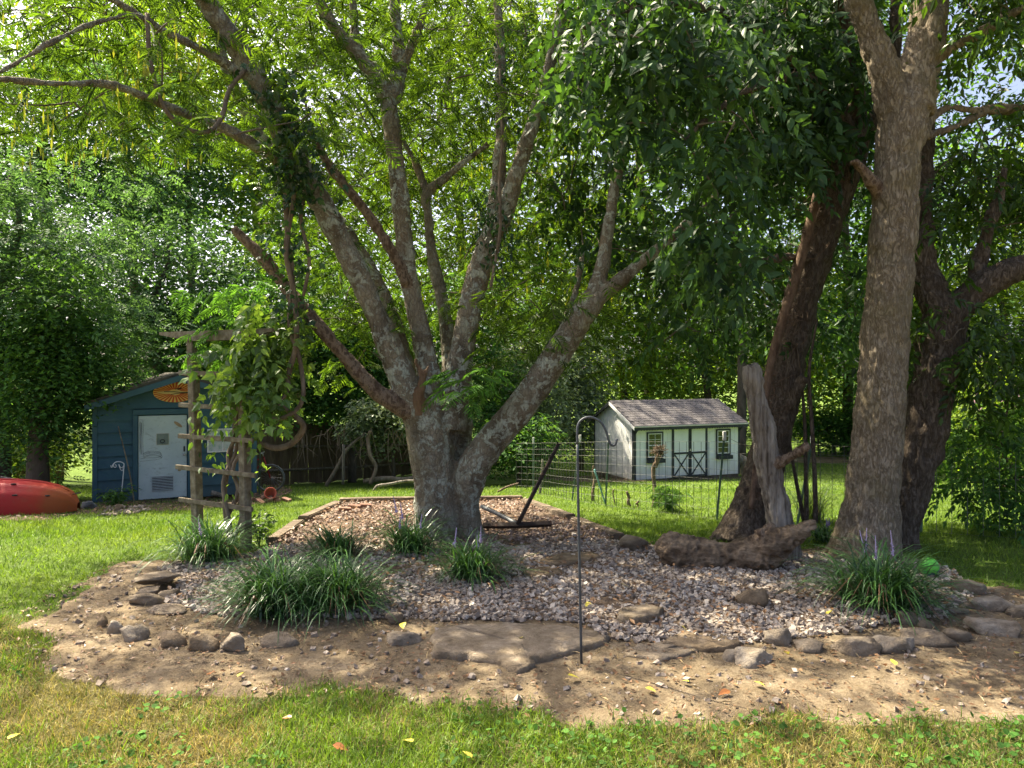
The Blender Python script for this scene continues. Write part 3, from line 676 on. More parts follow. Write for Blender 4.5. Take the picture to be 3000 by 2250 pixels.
limbJ = limb('limb:j', [(330, 55, 11, 7.7), (270, 15, 10, 7.5), (200, -20, 9, 7.3), (90, -60, 7, 7.0)], 8)
parts = fuse(L, .023, .014, 15, .5, 3)
put_limbs(mim, parts, {'*': M['mimosa'], 'broken_limb': M['dead'], 'torn_stub': M['fresh'], 'limb:g': M['dead']})
wood = np.vstack([catpts(P) for k, P in L if k not in ('trunk', 'torn_stub', 'broken_limb')])
cen = np.vstack([
    box_centers(135, (-200, 700), (-130, 300), (7.3, 11), rg),
    box_centers(115, (640, 1260), (-220, 260), (8.3, 12.5), rg),
    box_centers(105, (850, 1330), (230, 700), (10.2, 13.5), rg),
    box_centers(40, (560, 900), (250, 560), (10, 13), rg),
    box_centers(16, (690, 900), (590, 850), (9.1, 10.6), rg),
    box_centers(10, (1120, 1290), (600, 760), (8.7, 9.6), rg),
    np.column_stack([rg.uniform(-5.0, 4.5, 80), rg.uniform(6.5, 13.5, 80), rg.uniform(6.8, 9.6, 80)])])  # overhead clusters out of view, added to dapple the ground with shade
build('twigs', grow(wood, cen, .020, .004, 5), M['twig'], mim, kind='stuff')
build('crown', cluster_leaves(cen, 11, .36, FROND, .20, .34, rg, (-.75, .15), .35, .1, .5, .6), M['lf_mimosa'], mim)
hang = np.vstack([box_centers(60, (860, 1330), (250, 650), (10.3, 13), rg), box_centers(45, (-100, 500), (60, 340), (7, 10), rg)])
A = Acc()
for c in hang:
    for k in range(int(rg.integers(3, 8))):
        p = c + rg.normal(0, .14, 3); ln = rg.uniform(.10, .17)
        q = np.array([p, p + [.012, 0, -ln / 2], p + [0, 0, -ln], p + [-.012, 0, -ln / 2]]); A.add(q, np.array([[0, 1, 2], [0, 2, 3]]))
build('seed_pods', A, M['lf_pod'], mim, kind='stuff')
cen = np.array([U(1000, 800, 8.5), U(1035, 825, 8.4), U(985, 840, 8.45), U(1015, 850, 8.5), U(1050, 800, 8.5)])
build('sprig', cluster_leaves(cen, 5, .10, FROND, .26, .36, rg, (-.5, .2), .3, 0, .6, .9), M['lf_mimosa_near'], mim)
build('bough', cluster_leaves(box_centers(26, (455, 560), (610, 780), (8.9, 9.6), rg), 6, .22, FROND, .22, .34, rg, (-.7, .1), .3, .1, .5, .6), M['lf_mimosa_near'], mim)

# woody vine that hangs from the leaning limb, with its ivy
vin = thing('hanging_vine', U(640, 900, 8.5), 'thick twisted woody vine hanging from the leaning mimosa limb beside the trellis', 'vine')
for rows in ([(630, 330, 5, 8.3), (618, 420, 6, 8.3), (622, 520, 6, 8.35), (632, 600, 5, 8.4), (625, 700, 5, 8.45), (648, 780, 5, 8.5), (655, 850, 5, 8.5), (640, 885, 5, 8.5), (600, 905, 5, 8.5), (560, 890, 4, 8.5)],
             [(640, 330, 5, 8.4), (634, 430, 5, 8.3), (618, 540, 6, 8.3), (636, 640, 6, 8.4), (640, 740, 6, 8.4), (625, 800, 6, 8.5), (618, 850, 5, 8.5), (585, 872, 5, 8.5), (550, 862, 5, 8.5)],
             [(668, 380, 4, 8.4), (650, 470, 4, 8.4), (668, 560, 4, 8.4), (655, 640, 4, 8.4)],
             [(600, 870, 5, 8.5), (640, 900, 6, 8.6), (655, 925, 7, 8.7), (630, 958, 7, 8.8), (595, 968, 7, 8.8), (560, 955, 6, 8.8)],
             [(318, 30, 5, 7.5), (322, 110, 5, 7.4), (335, 180, 5, 7.4), (358, 238, 5, 7.4), (398, 275, 5, 7.5), (445, 286, 5, 7.6), (478, 255, 5, 7.8), (495, 195, 5, 8.0), (530, 150, 5, 8.1)]):
    build('stem', tube(skel(rows), 7, 5), M['vine'], vin, True)
ic = np.vstack([box_centers(30, (585, 700), (270, 420), (8.05, 8.35), rg), box_centers(10, (560, 640), (150, 300), (7.95, 8.2), rg), box_centers(16, (600, 665), (420, 690), (8.2, 8.5), rg)])
build('foliage', cluster_leaves(ic, 15, .14, LOBED, .06, .11, rg, (-1.1, 0), .6, .3, 1), M['lf_ivy'], vin)
ivy = thing('climbing_ivy', U(1080, 560, 9.1), 'dark ivy climbing the right central limb of the mimosa', 'ivy')
ic = np.vstack([box_centers(14, (1050, 1110), (420, 580), (9.0, 9.35), rg), box_centers(14, (1050, 1110), (100, 300), (9.4, 9.8), rg), box_centers(8, (1030, 1070), (430, 540), (9.1, 9.4), rg)])
build('foliage', cluster_leaves(ic, 16, .12, OVATE, .05, .09, rg, (-1.2, 0), .6, .4, 1.6), M['lf_ivy'], ivy)
build('stem', tube(skel([(1060, 620, 4, 9.05), (1080, 500, 4, 9.05), (1078, 400, 4, 9.25), (1085, 300, 4, 9.4), (1080, 150, 3, 9.6)]), 6, 5), M['vine'], ivy)

# ------------------------------------------------------------------ the oak on the right
rg = np.random.default_rng(202)
ob = G(1868, 1200)
oak = thing('oak_tree', ob, 'tall straight oak with tan furrowed bark and a forked top', 'tree')
SLIM = {'limb': .9, 'limb:a': .66, 'limb:b': .70, 'trunk': .79, 'limb:c': .7}
L = []
limb('trunk', [(1862, 1228, 112), (1868, 1185, 83), (1882, 1080, 70), (1893, 980, 64), (1903, 850, 61), (1914, 700, 59), (1928, 520, 57), (1940, 350, 57), (1950, 260, 60), (1956, 215, 56)], 8.2)
O1 = limb('limb:a', [(1938, 260, 44, 8.2), (1914, 165, 42, 8.15), (1884, 85, 40, 8.1), (1850, -10, 37, 8.0), (1810, -120, 33, 7.9), (1760, -240, 26, 7.8)], 8.2)
O2 = limb('limb:b', [(1966, 240, 54, 8.2), (1992, 120, 52, 8.25), (2008, 20, 51, 8.3), (2018, -90, 46, 8.3), (2030, -220, 36, 8.4)], 8.2)
O3 = limb('limb:c', [(1990, 150, 22, 8.3), (2040, 115, 15, 8.2), (2110, 75, 13, 8.0), (2215, 15, 11, 7.8), (2300, -40, 9, 7.6)], 8.2)
O4 = limb('limb:d', [(1960, 330, 18, 8.3), (2030, 240, 9, 8.5), (2120, 238, 9, 8.6), (2215, 232, 9, 8.7), (2300, 225, 7, 8.8)], 8.2)
O5 = limb('limb:e', [(1945, 380, 16, 8.3), (1995, 300, 8, 8.4), (2060, 275, 8, 8.5), (2130, 240, 7, 8.6)], 8.2)
O6 = limb('broken_branch', [(1905, 430, 14, 8.2), (1885, 395, 11, 8.1), (1865, 370, 10, 8.05), (1842, 345, 8, 8.0)], 8.2)
parts = fuse(L, .018, .024, 17, .28, 9, 18)
put_limbs(oak, parts, {'*': M['oak'], 'broken_branch': M['dead']})
wood = np.vstack([catpts(P) for k, P in L if k not in ('trunk', 'broken_branch')])
cen = np.vstack([box_centers(46, (2060, 2330), (-200, 110), (7.2, 9.5), rg), box_centers(20, (2060, 2330), (190, 330), (8.4, 10), rg), box_centers(60, (1560, 1900), (-230, 60), (9.2, 11), rg),
                 np.column_stack([rg.uniform(2.0, 8.5, 110), rg.uniform(5.5, 12, 110), rg.uniform(6.9, 9.4, 110)])])
build('twigs', grow(wood, cen, .022, .005, 15), M['twig'], oak, kind='stuff')
build('crown', cluster_leaves(cen, 7, .30, SPRAYO, .26, .40, rg, (-.8, .2), .5, .15, .6, .6), M['lf_oak'], oak)

# its darker twin, leaning right, burl and fork
tb = G(1925, 1188)
twin = thing('dark_forked_tree', tb, 'dark rough-barked tree with a burl leaning out behind the oak', 'tree')
SLIM = {'trunk': .9, 'limb': .82}
L = []
limb('trunk', [(1928, 1200, 62), (1940, 1140, 47), (1962, 1050, 47), (1990, 950, 50), (2008, 870, 49), (2025, 780, 50), (2035, 715, 52), (2048, 670, 46)], 8.75)
limb('trunk', [(1975, 985, 36), (2008, 985, 36), (2030, 992, 18)], 8.7)
T1 = limb('limb:a', [(2045, 700, 40, 8.75), (2015, 640, 39, 8.8), (1992, 570, 36, 8.9), (1985, 480, 32, 9.0), (1990, 380, 28, 9.1), (2000, 280, 22, 9.2), (2005, 160, 16, 9.3)], 8.75)
T2 = limb('limb:b', [(2045, 690, 40, 8.7), (2095, 640, 34, 8.6), (2160, 598, 35, 8.5), (2240, 570, 33, 8.4), (2330, 545, 28, 8.3)], 8.75)
T3 = limb('limb:c', [(2105, 640, 18, 8.65), (2115, 570, 18, 8.65), (2135, 490, 16, 8.65), (2158, 420, 12, 8.65), (2172, 360, 8, 8.65)], 8.75)
parts = fuse(L, .021, .026, 16, .35, 12, 14)
put_limbs(twin, parts, {'*': M['dark_bark']})
wood = np.vstack([catpts(P) for k, P in L if k != 'trunk'])
cen = np.vstack([box_centers(75, (1960, 2330), (330, 560), (8.6, 10.8), rg), box_centers(26, (2060, 2300), (690, 860), (8.3, 9.6), rg), box_centers(16, (1990, 2090), (650, 830), (8.4, 8.9), rg)])
build('twigs', grow(wood, cen, .016, .004, 25), M['twig'], twin, kind='stuff')
build('crown', cluster_leaves(cen, 7, .28, SPRAYO, .24, .36, rg, (-.8, .1), .5, .2, .7, .6), M['lf_oak'], twin)

# the leaning tree wrapped in a hairy red vine; its crown hangs across the middle
lb = G(1605, 1160)
lean = thing('leaning_tree', lb, 'dark leaning tree wrapped in a hairy red vine behind the grey snag', 'tree')
SLIM = {'trunk': .86, 'limb': .8, 'limb:a': .55, 'limb:b': .55}
L = []
limb('trunk', [(1600, 1185, 70, 9.2), (1612, 1130, 54, 9.3), (1640, 1050, 46, 9.4), (1665, 960, 44, 9.5), (1688, 860, 43, 9.55), (1702, 770, 42, 9.6), (1728, 660, 42, 9.6), (1762, 545, 42, 9.6), (1792, 450, 43, 9.6), (1815, 385, 45, 9.6), (1845, 300, 40, 9.6)], 9.4)
W1 = limb('limb:a', [(1835, 330, 34, 9.6), (1850, 240, 28, 9.5), (1845, 140, 24, 9.3), (1820, 20, 20, 9.0), (1780, -100, 15, 8.7)], 9.4)
W2 = limb('limb:b', [(1830, 350, 26, 9.6), (1880, 270, 24, 9.7), (1930, 170, 20, 9.8), (1935, 50, 20, 9.9), (1940, -90, 15, 10)], 9.4)
W3 = limb('limb:c', [(1840, 300, 22, 9.5), (1780, 210, 18, 9.1), (1690, 110, 15, 8.6), (1590, 40, 13, 8.1), (1480, 10, 11, 7.6), (1370, 20, 8, 7.2), (1260, 60, 6, 7.0)], 9.4)
W4 = limb('limb:d', [(1790, 215, 14, 9.1), (1740, 170, 12, 8.6), (1650, 180, 10, 8.0), (1560, 230, 8, 7.4), (1480, 300, 6, 7.0)], 9.4)
W5 = limb('limb:e', [(1760, 560, 14, 9.5), (1700, 555, 9, 9.3), (1630, 570, 8, 9.1), (1540, 590, 6, 9.0), (1450, 600, 5, 9.0)], 9.4)
limb('branch_stub', [(1680, 900, 14, 9.4), (1712, 860, 11, 9.3), (1735, 815, 9, 9.2)], 9.4)
parts = fuse(L, .022, .026, 15, .35, 15, 14)
put_limbs(lean, parts, {'*': M['dark_bark']})
wood = np.vstack([catpts(P) for k, P in L if k not in ('trunk', 'branch_stub')])
cen = np.vstack([box_centers(88, (1230, 1640), (-90, 270), (6.6, 8.8), rg), box_centers(20, (1500, 1640), (270, 590), (6.7, 7.8), rg), box_centers(40, (1620, 1740), (-20, 420), (7.9, 10), rg), box_centers(60, (1640, 1880), (-20, 480), (9.9, 11.2), rg), box_centers(36, (1650, 1840), (0, 360), (8.7, 9.3), rg),
                 box_centers(60, (1360, 1850), (500, 760), (9.9, 11.8), rg), box_centers(70, (1130, 1560), (60, 560), (9.9, 11.8), rg)])
build('twigs', grow(wood, cen, .018, .004, 35, sag=.1), M['twig'], lean, kind='stuff')
build('crown', cluster_leaves(cen, 6, .20, SPRAY, .30, .46, rg, (-1.0, .1), .5, .3, .9, .6), M['lf_dark'], lean)
hv = thing('hairy_red_vine', U(1640, 1100, 9.0), 'reddish hairy vine clinging to the dark leaning tree', 'vine')
st = skel([(1622, 1100, 6, 9.0), (1634, 1010, 7, 9.1), (1644, 930, 8, 9.15), (1654, 850, 9, 9.2), (1668, 770, 9, 9.25), (1694, 680, 10, 9.25), (1722, 590, 10, 9.25), (1746, 500, 11, 9.25), (1766, 420, 10, 9.25), (1785, 360, 7, 9.25)])
build('stem', tube(st, 8, 6), M['red_vine'], hv, True)
A = Acc()
C = catmull(st, 14)[:, :3]
for k in range(210):
    p = C[rg.integers(0, len(C))] + rg.normal(0, .02, 3); s = rg.choice([-1, 1, 1, 1]); ln = rg.uniform(.06, .42) * rg.random() ** .5
    q = np.array([p, p + [s * ln * .4, -.04, rg.normal(0, .05)], p + [s * ln * .8, -.02 + rg.normal(0, .05), rg.normal(.02, .08)], p + [s * ln, rg.normal(.03, .06), rg.normal(.05, .1)]])
    A.add(*tube(np.column_stack([q, np.linspace(.0045, .0015, 4)]), 4, 2, False))
build('rootlets', A, M['red_vine'], hv, kind='stuff')

# grey weathered snag with its cut side branch
sb = Gb(1700, 1222)
snag = thing('grey_snag', sb, 'grey weathered snag with one cut side branch standing behind the log', 'snag')
SLIM = {'trunk': .8}
L = []
limb('trunk', [(1702, 1240, 38), (1695, 1180, 34), (1680, 1100, 32), (1662, 1010, 31), (1648, 930, 29), (1634, 860, 26), (1624, 812, 23), (1620, 790, 17)], 8.05)
limb('side_branch', [(1670, 1005, 15, 8.0), (1705, 990, 10, 7.9), (1735, 970, 9, 7.8), (1745, 962, 8, 7.8)], 8.05)
parts = fuse(L, .014, .026, 34, .05, 19, 18)
put_limbs(snag, parts, {'*': M['snag'], 'side_branch': M['dead']})
# the fallen log
lg = Gb(1560, 1228)
log = thing('fallen_log', lg, 'thick rotting log lying on the gravel in front of the snag', 'log')
SLIM = {}
L = []
limb('trunk', [(1428, 1196, 22, 7.85), (1450, 1192, 40, 7.8), (1500, 1198, 35, 7.75), (1560, 1205, 33, 7.7), (1620, 1200, 37, 7.65), (1670, 1180, 36, 7.6), (1710, 1160, 25, 7.55), (1745, 1140, 14, 7.5), (1764, 1130, 8, 7.5)], 7.7)
limb('trunk', [(1440, 1190, 26, 7.85), (1470, 1172, 18, 7.9), (1500, 1168, 9, 7.9)], 7.7)
limb('broken_branch', [(1640, 1160, 16, 7.6), (1660, 1142, 9, 7.65), (1672, 1134, 5, 7.65)], 7.7)
parts = fuse(L, .014, .042, 13, .9, 23, 16)
put_limbs(log, parts, {'*': M['log'], 'broken_branch': M['dead']})
# ------------------------------------------------------------------ trees and shrubs of the background
def crown_centers(c, rad, n, rg, gap=.0, floor=None):
    out = []
    while len(out) < n:
        v = rg.normal(0, 1, 3); v /= np.linalg.norm(v); rr = rg.random() ** .42
        lump = 1 + .28 * vnoise(np.array([v * 2.3 + c]), 7)[0]
        p = c + v * rr * np.array(rad) * lump
        if gap and vnoise(np.array([p * .55]), 17)[0] > 1 - gap: continue
        if floor is not None and p[2] < floor: continue
        out.append(p)
    return np.array(out)
def bg_tree(name, label, px, d, top, bot, rx, tm, mat, ncl, per, size, spread, seed, cat='tree', group=None, gap=0, trunk=(0, 6), flat=.6, tilt=.45, radial=.5, pitch=(-.7, .3), bare=0, depth=.6):
    rg = np.random.default_rng(seed); R = rx / F_ * d
    g = np.array(U(px, HZ, d)); g[2] = float(ground(g[0], g[1]))
    root = thing(name, g, label, cat, group)
    c = U(px, (top + bot) / 2, d); rz = (bot - top) / 2 / F_ * d
    cen = crown_centers(c, (R, R * depth, rz), ncl, rg, gap, g[2] + .15)
    tr = trunk[1] / F_ * d; bx = g[0] + trunk[0] / F_ * d
    P = np.array([[bx, d, g[2] - .1, tr * 1.25], [bx + .1 * tr, d, g[2] + (c[2] - g[2]) * .45, tr], [c[0] - .1 * R, d, c[2], tr * .75], [c[0] + .05 * R, d + .1, c[2] + rz * .5, tr * .4], [c[0], d, c[2] + rz * .85, tr * .15]])
    build('trunk', tube(P, 9, 5), M['far_bark'], root, True)
    nod = catpts(P, 5); nod = nod[nod[:, 2] > g[2] + .3 * (c[2] - g[2])]
    k = rg.permutation(len(cen))[:min(len(cen), 26)]
    A = grow(nod, cen[k], tr * .5, .012, seed + 1, jit=.08)
    build('branches', A, M['far_bark'], root, kind='stuff')
    build('crown', cluster_leaves(cen, per, spread, tm, size[0], size[1], rg, pitch, tilt, .1, flat, radial), M[mat], root)
    return root
LB = [LEAF, LEAFW]
bg_tree('locust_tree', 'feathery blue-green locust hanging low over the red kayak', 20, 15.6, 330, 985, 300, PINN, 'lf_locust', 140, 46, (.25, .38), .55, 301, trunk=(-20, 18))
bg_tree('understory_tree', 'leafy dark green tree standing beside the left wall of the blue shed', 112, 14.3, 600, 960, 118, LB, 'lf_bush', 95, 130, (.08, .15), .36, 302, trunk=(-30, 20), depth=.45)
bg_tree('vine_covered_tree', 'dense green tree right behind the blue shed roof', 350, 20.5, 450, 900, 210, LB, 'lf_locust', 120, 125, (.12, .20), .55, 303, trunk=(0, 12))
bg_tree('ivy_clad_tree', 'ivy-clad tree above the dark plank fence beside the trellis', 580, 22.2, 500, 960, 180, LB, 'lf_bush', 120, 125, (.12, .20), .52, 304, trunk=(0, 10))
bg_tree('round_tree', 'glossy green tree overhanging the middle of the plank fence', 760, 22.6, 600, 965, 165, LB, 'lf_bush', 110, 120, (.12, .20), .50, 305, trunk=(0, 8))
bg_tree('pale_shrub', 'silvery pale-leaved shrub draped over the plank fence', 838, 20.4, 855, 975, 88, LB, 'lf_pale', 45, 120, (.11, .18), .26, 306, cat='shrub', trunk=(10, 4))
bg_tree('thicket_tree', 'mid green tree seen between the mimosa stems', 980, 24, 570, 980, 160, LB, 'lf_bush', 110, 115, (.13, .21), .55, 307, trunk=(0, 8))
bg_tree('pale_tree', 'pale green tree standing behind the right mimosa limb', 1110, 26, 720, 1025, 115, LB, 'lf_pale', 95, 110, (.14, .22), .55, 308, trunk=(10, 8))
bg_tree('tall_shrub', 'tall pale shrub against the gable of the white shed', 1255, 29, 690, 1000, 75, LB, 'lf_pale', 60, 110, (.15, .24), .5, 309, cat='shrub', trunk=(0, 5))
bg_tree('tall_locust', 'tall feathery locust high above the kayak corner', 120, 24, 20, 620, 300, LB, 'lf_locust', 160, 125, (.15, .24), .75, 310, gap=.35, trunk=(0, 14))
bg_tree('thin_tree', 'thin half-bare tree with sky showing through beside the locust', 420, 27, 180, 620, 160, LB, 'lf_locust', 60, 80, (.16, .26), .6, 311, gap=.7, trunk=(0, 8))
bg_tree('upper_left_tree', 'tall yellow-green tree behind the long left mimosa branch', 290, 30, -120, 430, 230, LB, 'lf_sun', 120, 100, (.18, .28), .8, 325, gap=.35, trunk=(0, 9))
bg_tree('upper_right_tree', 'tall dark tree high behind the oak and leaning tree', 1600, 30, -80, 560, 330, LB, 'lf_bush', 150, 100, (.18, .28), .8, 326, gap=.45, trunk=(0, 9))
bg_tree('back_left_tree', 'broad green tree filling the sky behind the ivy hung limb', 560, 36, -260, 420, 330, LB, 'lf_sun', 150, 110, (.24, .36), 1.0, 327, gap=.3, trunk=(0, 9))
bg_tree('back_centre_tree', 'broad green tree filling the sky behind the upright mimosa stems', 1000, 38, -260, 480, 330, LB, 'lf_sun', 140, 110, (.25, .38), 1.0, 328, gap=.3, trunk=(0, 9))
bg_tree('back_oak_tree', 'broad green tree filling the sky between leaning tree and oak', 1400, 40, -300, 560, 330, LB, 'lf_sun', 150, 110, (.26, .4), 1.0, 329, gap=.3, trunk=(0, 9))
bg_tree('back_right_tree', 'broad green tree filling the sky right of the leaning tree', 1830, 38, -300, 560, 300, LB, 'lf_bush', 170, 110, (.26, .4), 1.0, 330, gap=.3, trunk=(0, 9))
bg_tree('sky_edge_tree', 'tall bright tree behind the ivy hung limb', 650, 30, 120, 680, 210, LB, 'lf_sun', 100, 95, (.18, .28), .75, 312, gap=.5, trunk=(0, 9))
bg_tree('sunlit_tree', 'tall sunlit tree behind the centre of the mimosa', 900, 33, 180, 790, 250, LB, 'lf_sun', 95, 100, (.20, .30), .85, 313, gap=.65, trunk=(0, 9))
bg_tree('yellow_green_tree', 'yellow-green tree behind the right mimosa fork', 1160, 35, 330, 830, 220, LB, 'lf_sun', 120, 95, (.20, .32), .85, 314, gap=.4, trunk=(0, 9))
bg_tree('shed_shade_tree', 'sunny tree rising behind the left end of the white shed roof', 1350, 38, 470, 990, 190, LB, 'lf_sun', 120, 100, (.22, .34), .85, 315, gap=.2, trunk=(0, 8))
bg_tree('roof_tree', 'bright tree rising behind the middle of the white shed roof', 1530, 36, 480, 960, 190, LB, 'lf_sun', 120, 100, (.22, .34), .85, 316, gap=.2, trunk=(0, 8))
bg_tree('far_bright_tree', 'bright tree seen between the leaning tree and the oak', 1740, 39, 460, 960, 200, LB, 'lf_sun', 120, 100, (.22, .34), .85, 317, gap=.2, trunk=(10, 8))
bg_tree('deep_green_tree', 'deep green far tree just right of the oak trunk', 1960, 34, 480, 985, 200, LB, 'lf_bush', 110, 100, (.22, .34), .8, 318, gap=.2, trunk=(0, 8))
bg_tree('corner_tree', 'sunlit tree at the far right above the flowering shrub', 2190, 27, 330, 960, 230, LB, 'lf_sun', 120, 100, (.18, .28), .8, 319, gap=.3, trunk=(0, 9))
fs = bg_tree('flowering_shrub', 'shrub with pink blossoms beyond the wire fence at the right', 2170, 14.5, 790, 1060, 130, LB, 'lf_sun', 70, 100, (.08, .13), .30, 320, cat='shrub', trunk=(0, 4))
rg = np.random.default_rng(330)
for k in range(14):
    p = U(rg.uniform(2050, 2210), rg.uniform(800, 960), 13.3) ; A = Acc()
    for j in range(6):
        a = j / 6 * 6.28; D = np.array([math.cos(a), -.5, math.sin(a)]); A.add(*scatter(LEAFW[0], LEAFW[1], p[None], frames(D[None], np.array([[0, -1., .2]])), np.array([.055])))
    build('blossom', A, M['lf_pink'], fs)
bg_tree('near_shrub', 'dark leafy shrub in front of the wire fence at the right edge', 2180, 9.7, 800, 1150, 135, SPRAYO, 'lf_bush', 58, 8, (.22, .34), .26, 321, cat='shrub', trunk=(30, 5), flat=.8)
bg_tree('low_hedge_shrub', 'low shaded shrub left of the blue shed behind the kayak', 60, 20, 930, 1040, 150, LB, 'lf_sun', 40, 80, (.12, .2), .4, 322, cat='shrub', trunk=(0, 4))
bg_tree('fence_end_shrub', 'green shrub at the left end of the wire fence', 1120, 21, 900, 1030, 90, LB, 'lf_bush', 45, 90, (.11, .18), .3, 323, cat='shrub', trunk=(0, 4))
bg_tree('dark_hedge_shrub', 'dark shrub beyond the far chicken wire fence', 1800, 37, 885, 960, 120, LB, 'lf_bush', 45, 80, (.2, .3), .5, 324, cat='shrub', trunk=(0, 4))
# the wood that closes the view
rg = np.random.default_rng(340)
cen = []
for k in range(620):
    px = rg.uniform(-700, 2900); d = rg.uniform(46, 62); py = rg.uniform(330 + 90 * math.sin(px * .011), 935); cen.append(U(px, py, d))
A = cluster_leaves(np.array(cen), 66, 1.5, LB, .45, .8, rg, (-.7, .3), .5, .1, .7, .4)
o = tag(build('far_woods', A, M['lf_bush']), 'distant wood closing the view behind the yard', kind='stuff')
cen = []
for k in range(150):
    px = rg.uniform(-900, 40) if k % 2 else rg.uniform(2180, 3000); d = rg.uniform(24, 40); py = rg.uniform(500, 960); cen.append(U(px, py, d))
A = cluster_leaves(np.array(cen), 80, .9, LB, .2, .36, rg, (-.7, .3), .5, .1, .7, .4)
o = tag(build('side_woods', A, M['lf_bush']), 'wood running on beyond both sides of the yard', kind='stuff')
# ------------------------------------------------------------------ the blue shed
def paint(name, stops, sc=3, rough=.7, bump=.002, stretch=(1, 1, 1), dirt=None):
    t = NT(name); p = t.pos(stretch); c = t.ramp(t.noise(p, sc, 6, .65), stops)
    if dirt:
        z = t.n('ShaderNodeSeparateXYZ'); t.l(t.pos(), z.inputs[0])
        f = t.n('ShaderNodeMapRange'); t.l(z.outputs[2], f.inputs[0]); f.inputs[1].default_value = dirt[0]; f.inputs[2].default_value = dirt[1]; f.inputs[3].default_value = 1; f.inputs[4].default_value = 0
        c = t.mix(t.math('MULTIPLY', t.math('MULTIPLY', f.outputs[0], t.noise(p, 5, 4)), .9), c, dirt[2])
    sp = t.ramp(t.noise(p, 70, 2), [(.72, (0, 0, 0)), (.78, (1, 1, 1))])
    c = t.mix(t.math('MULTIPLY', sp, .35), c, (.3, .3, .28))
    return t.done(t.bsdf(c, rough, t.bump(t.noise(p, 40, 4, .7), bump), .3))
M['blue'] = paint('blue_siding_paint', [(.25, (.026, .066, .095)), (.5, (.037, .092, .125)), (.8, (.055, .115, .145))], 3, .65, .003, (1, 1, 1), (-.55, .0, (.07, .075, .06)))
M['blue_trim'] = paint('blue_trim_paint', [(.25, (.030, .075, .105)), (.6, (.044, .10, .135)), (.85, (.065, .13, .155))], 4, .6, .003)
M['roof_felt'] = rough_mat('mossy_shingle', [(.3, (.04, .038, .034)), (.6, (.095, .085, .07)), (.8, (.06, .075, .04))], 5, (1, 1, 1), .95, .01, 40)
def door_mat():
    t = NT('scuffed_door_paint'); p = t.pos((1, 1, 1)); 
    c = t.ramp(t.noise(p, 1.5, 4), [(.3, (.36, .43, .46)), (.7, (.47, .54, .56))])
    sm = t.ramp(t.noise(t.pos((1, 1, 2.2)), 6, 6, .7, .8), [(.56, (0, 0, 0)), (.72, (1, 1, 1))])
    c = t.mix(t.math('MULTIPLY', sm, .6), c, (.13, .14, .14))
    s2 = t.ramp(t.noise(p, 30, 3), [(.66, (0, 0, 0)), (.74, (1, 1, 1))]); c = t.mix(t.math('MULTIPLY', s2, .5), c, (.16, .15, .14))
    return t.done(t.bsdf(c, .5, t.bump(t.noise(p, 12, 3), .004), .4))
M['door'] = door_mat()
M['charcoal'] = rough_mat('charcoal_scribble', [(.3, (.03, .03, .032)), (.7, (.10, .10, .105))], 20, (1, 1, 1), .9, 0)
M['plate'] = rough_mat('green_grey_plate', [(.3, (.12, .15, .14)), (.7, (.20, .24, .22))], 9, (1, 1, 1), .4, 0)
M['steel'] = rough_mat('steel', [(.3, (.25, .25, .25)), (.7, (.42, .42, .41))], 9, (1, 1, 1), .35, 0, metal=.6)
M['louver'] = rough_mat('louver_paint', [(.3, (.30, .34, .36)), (.7, (.42, .46, .48))], 9, (1, 1, 1), .5, 0)
M['wood_plaque'] = rough_mat('wood_plaque', [(.3, (.25, .17, .10)), (.7, (.38, .27, .17))], 9, (1, 1, 1), .7, 0)
M['sun_red'] = rough_mat('sign_red', [(.3, (.36, .055, .02)), (.7, (.46, .085, .03))], 9, (1, 1, 1), .6, 0)
M['sun_yellow'] = rough_mat('sign_yellow', [(.3, (.60, .36, .08)), (.7, (.70, .46, .13))], 9, (1, 1, 1), .6, 0)
M['sun_tan'] = rough_mat('sign_tan', [(.3, (.52, .37, .14)), (.7, (.60, .44, .19))], 9, (1, 1, 1), .6, 0)
M['concrete'] = rough_mat('worn_ramp', [(.3, (.12, .085, .06)), (.7, (.26, .20, .15))], 5, (1, 1, 1), .95, .01, 40)

SA = np.array([-8.15, 14.4]); SBv = np.array([-5.5, 15.9]); sdir = (SBv - SA) / np.linalg.norm(SBv - SA); SW = float(np.linalg.norm(SBv - SA))
snor = np.array([sdir[1], -sdir[0]]); sang = math.atan2(sdir[1], sdir[0]); SZ = -.53
def plane_uv(px, py, A, di, z0):
    """surveyed bearing -> (along the wall, above the floor)"""
    q = np.array([(px - CX) / F_, 1.0]); M2 = np.array([[q[0], -di[0]], [q[1], -di[1]]]); t, u = np.linalg.solve(M2, A)
    return float(u), float(CAM_H - (py - HZ) / F_ * t - z0)
def S(px, py): return plane_uv(px, py, SA, sdir, SZ)
def Sz(zx, zy): return S((250 + zx * .3014) / 1.3562, (1050 + zy * .3014) / 1.3562)
shed = thing('blue_shed', (SA[0], SA[1], SZ), 'small dark blue garden shed with lap siding and a low gable roof', 'shed', rotz=sang)
def part(name, me, mat, parent, loc=(0, 0, 0), rot=(0, 0, 0)): return obj(name, me, mat, parent, loc, rot)
def slab(x0, x1, y0, y1, z0, z1, b=.006):
    return cbox(x1 - x0, y1 - y0, z1 - z0, b), ((x0 + x1) / 2, (y0 + y1) / 2, (z0 + z1) / 2)
ridge = 2.50; eave = 1.98; SD = 2.9
dx0, dzt = Sz(515, 560); dx1, _ = Sz(985, 560); dz0 = Sz(515, 1385)[1]; dz0 = max(dz0, .03)
def rz(x): return eave + (ridge - eave) * (1 - abs(x - SW / 2) / (SW / 2))
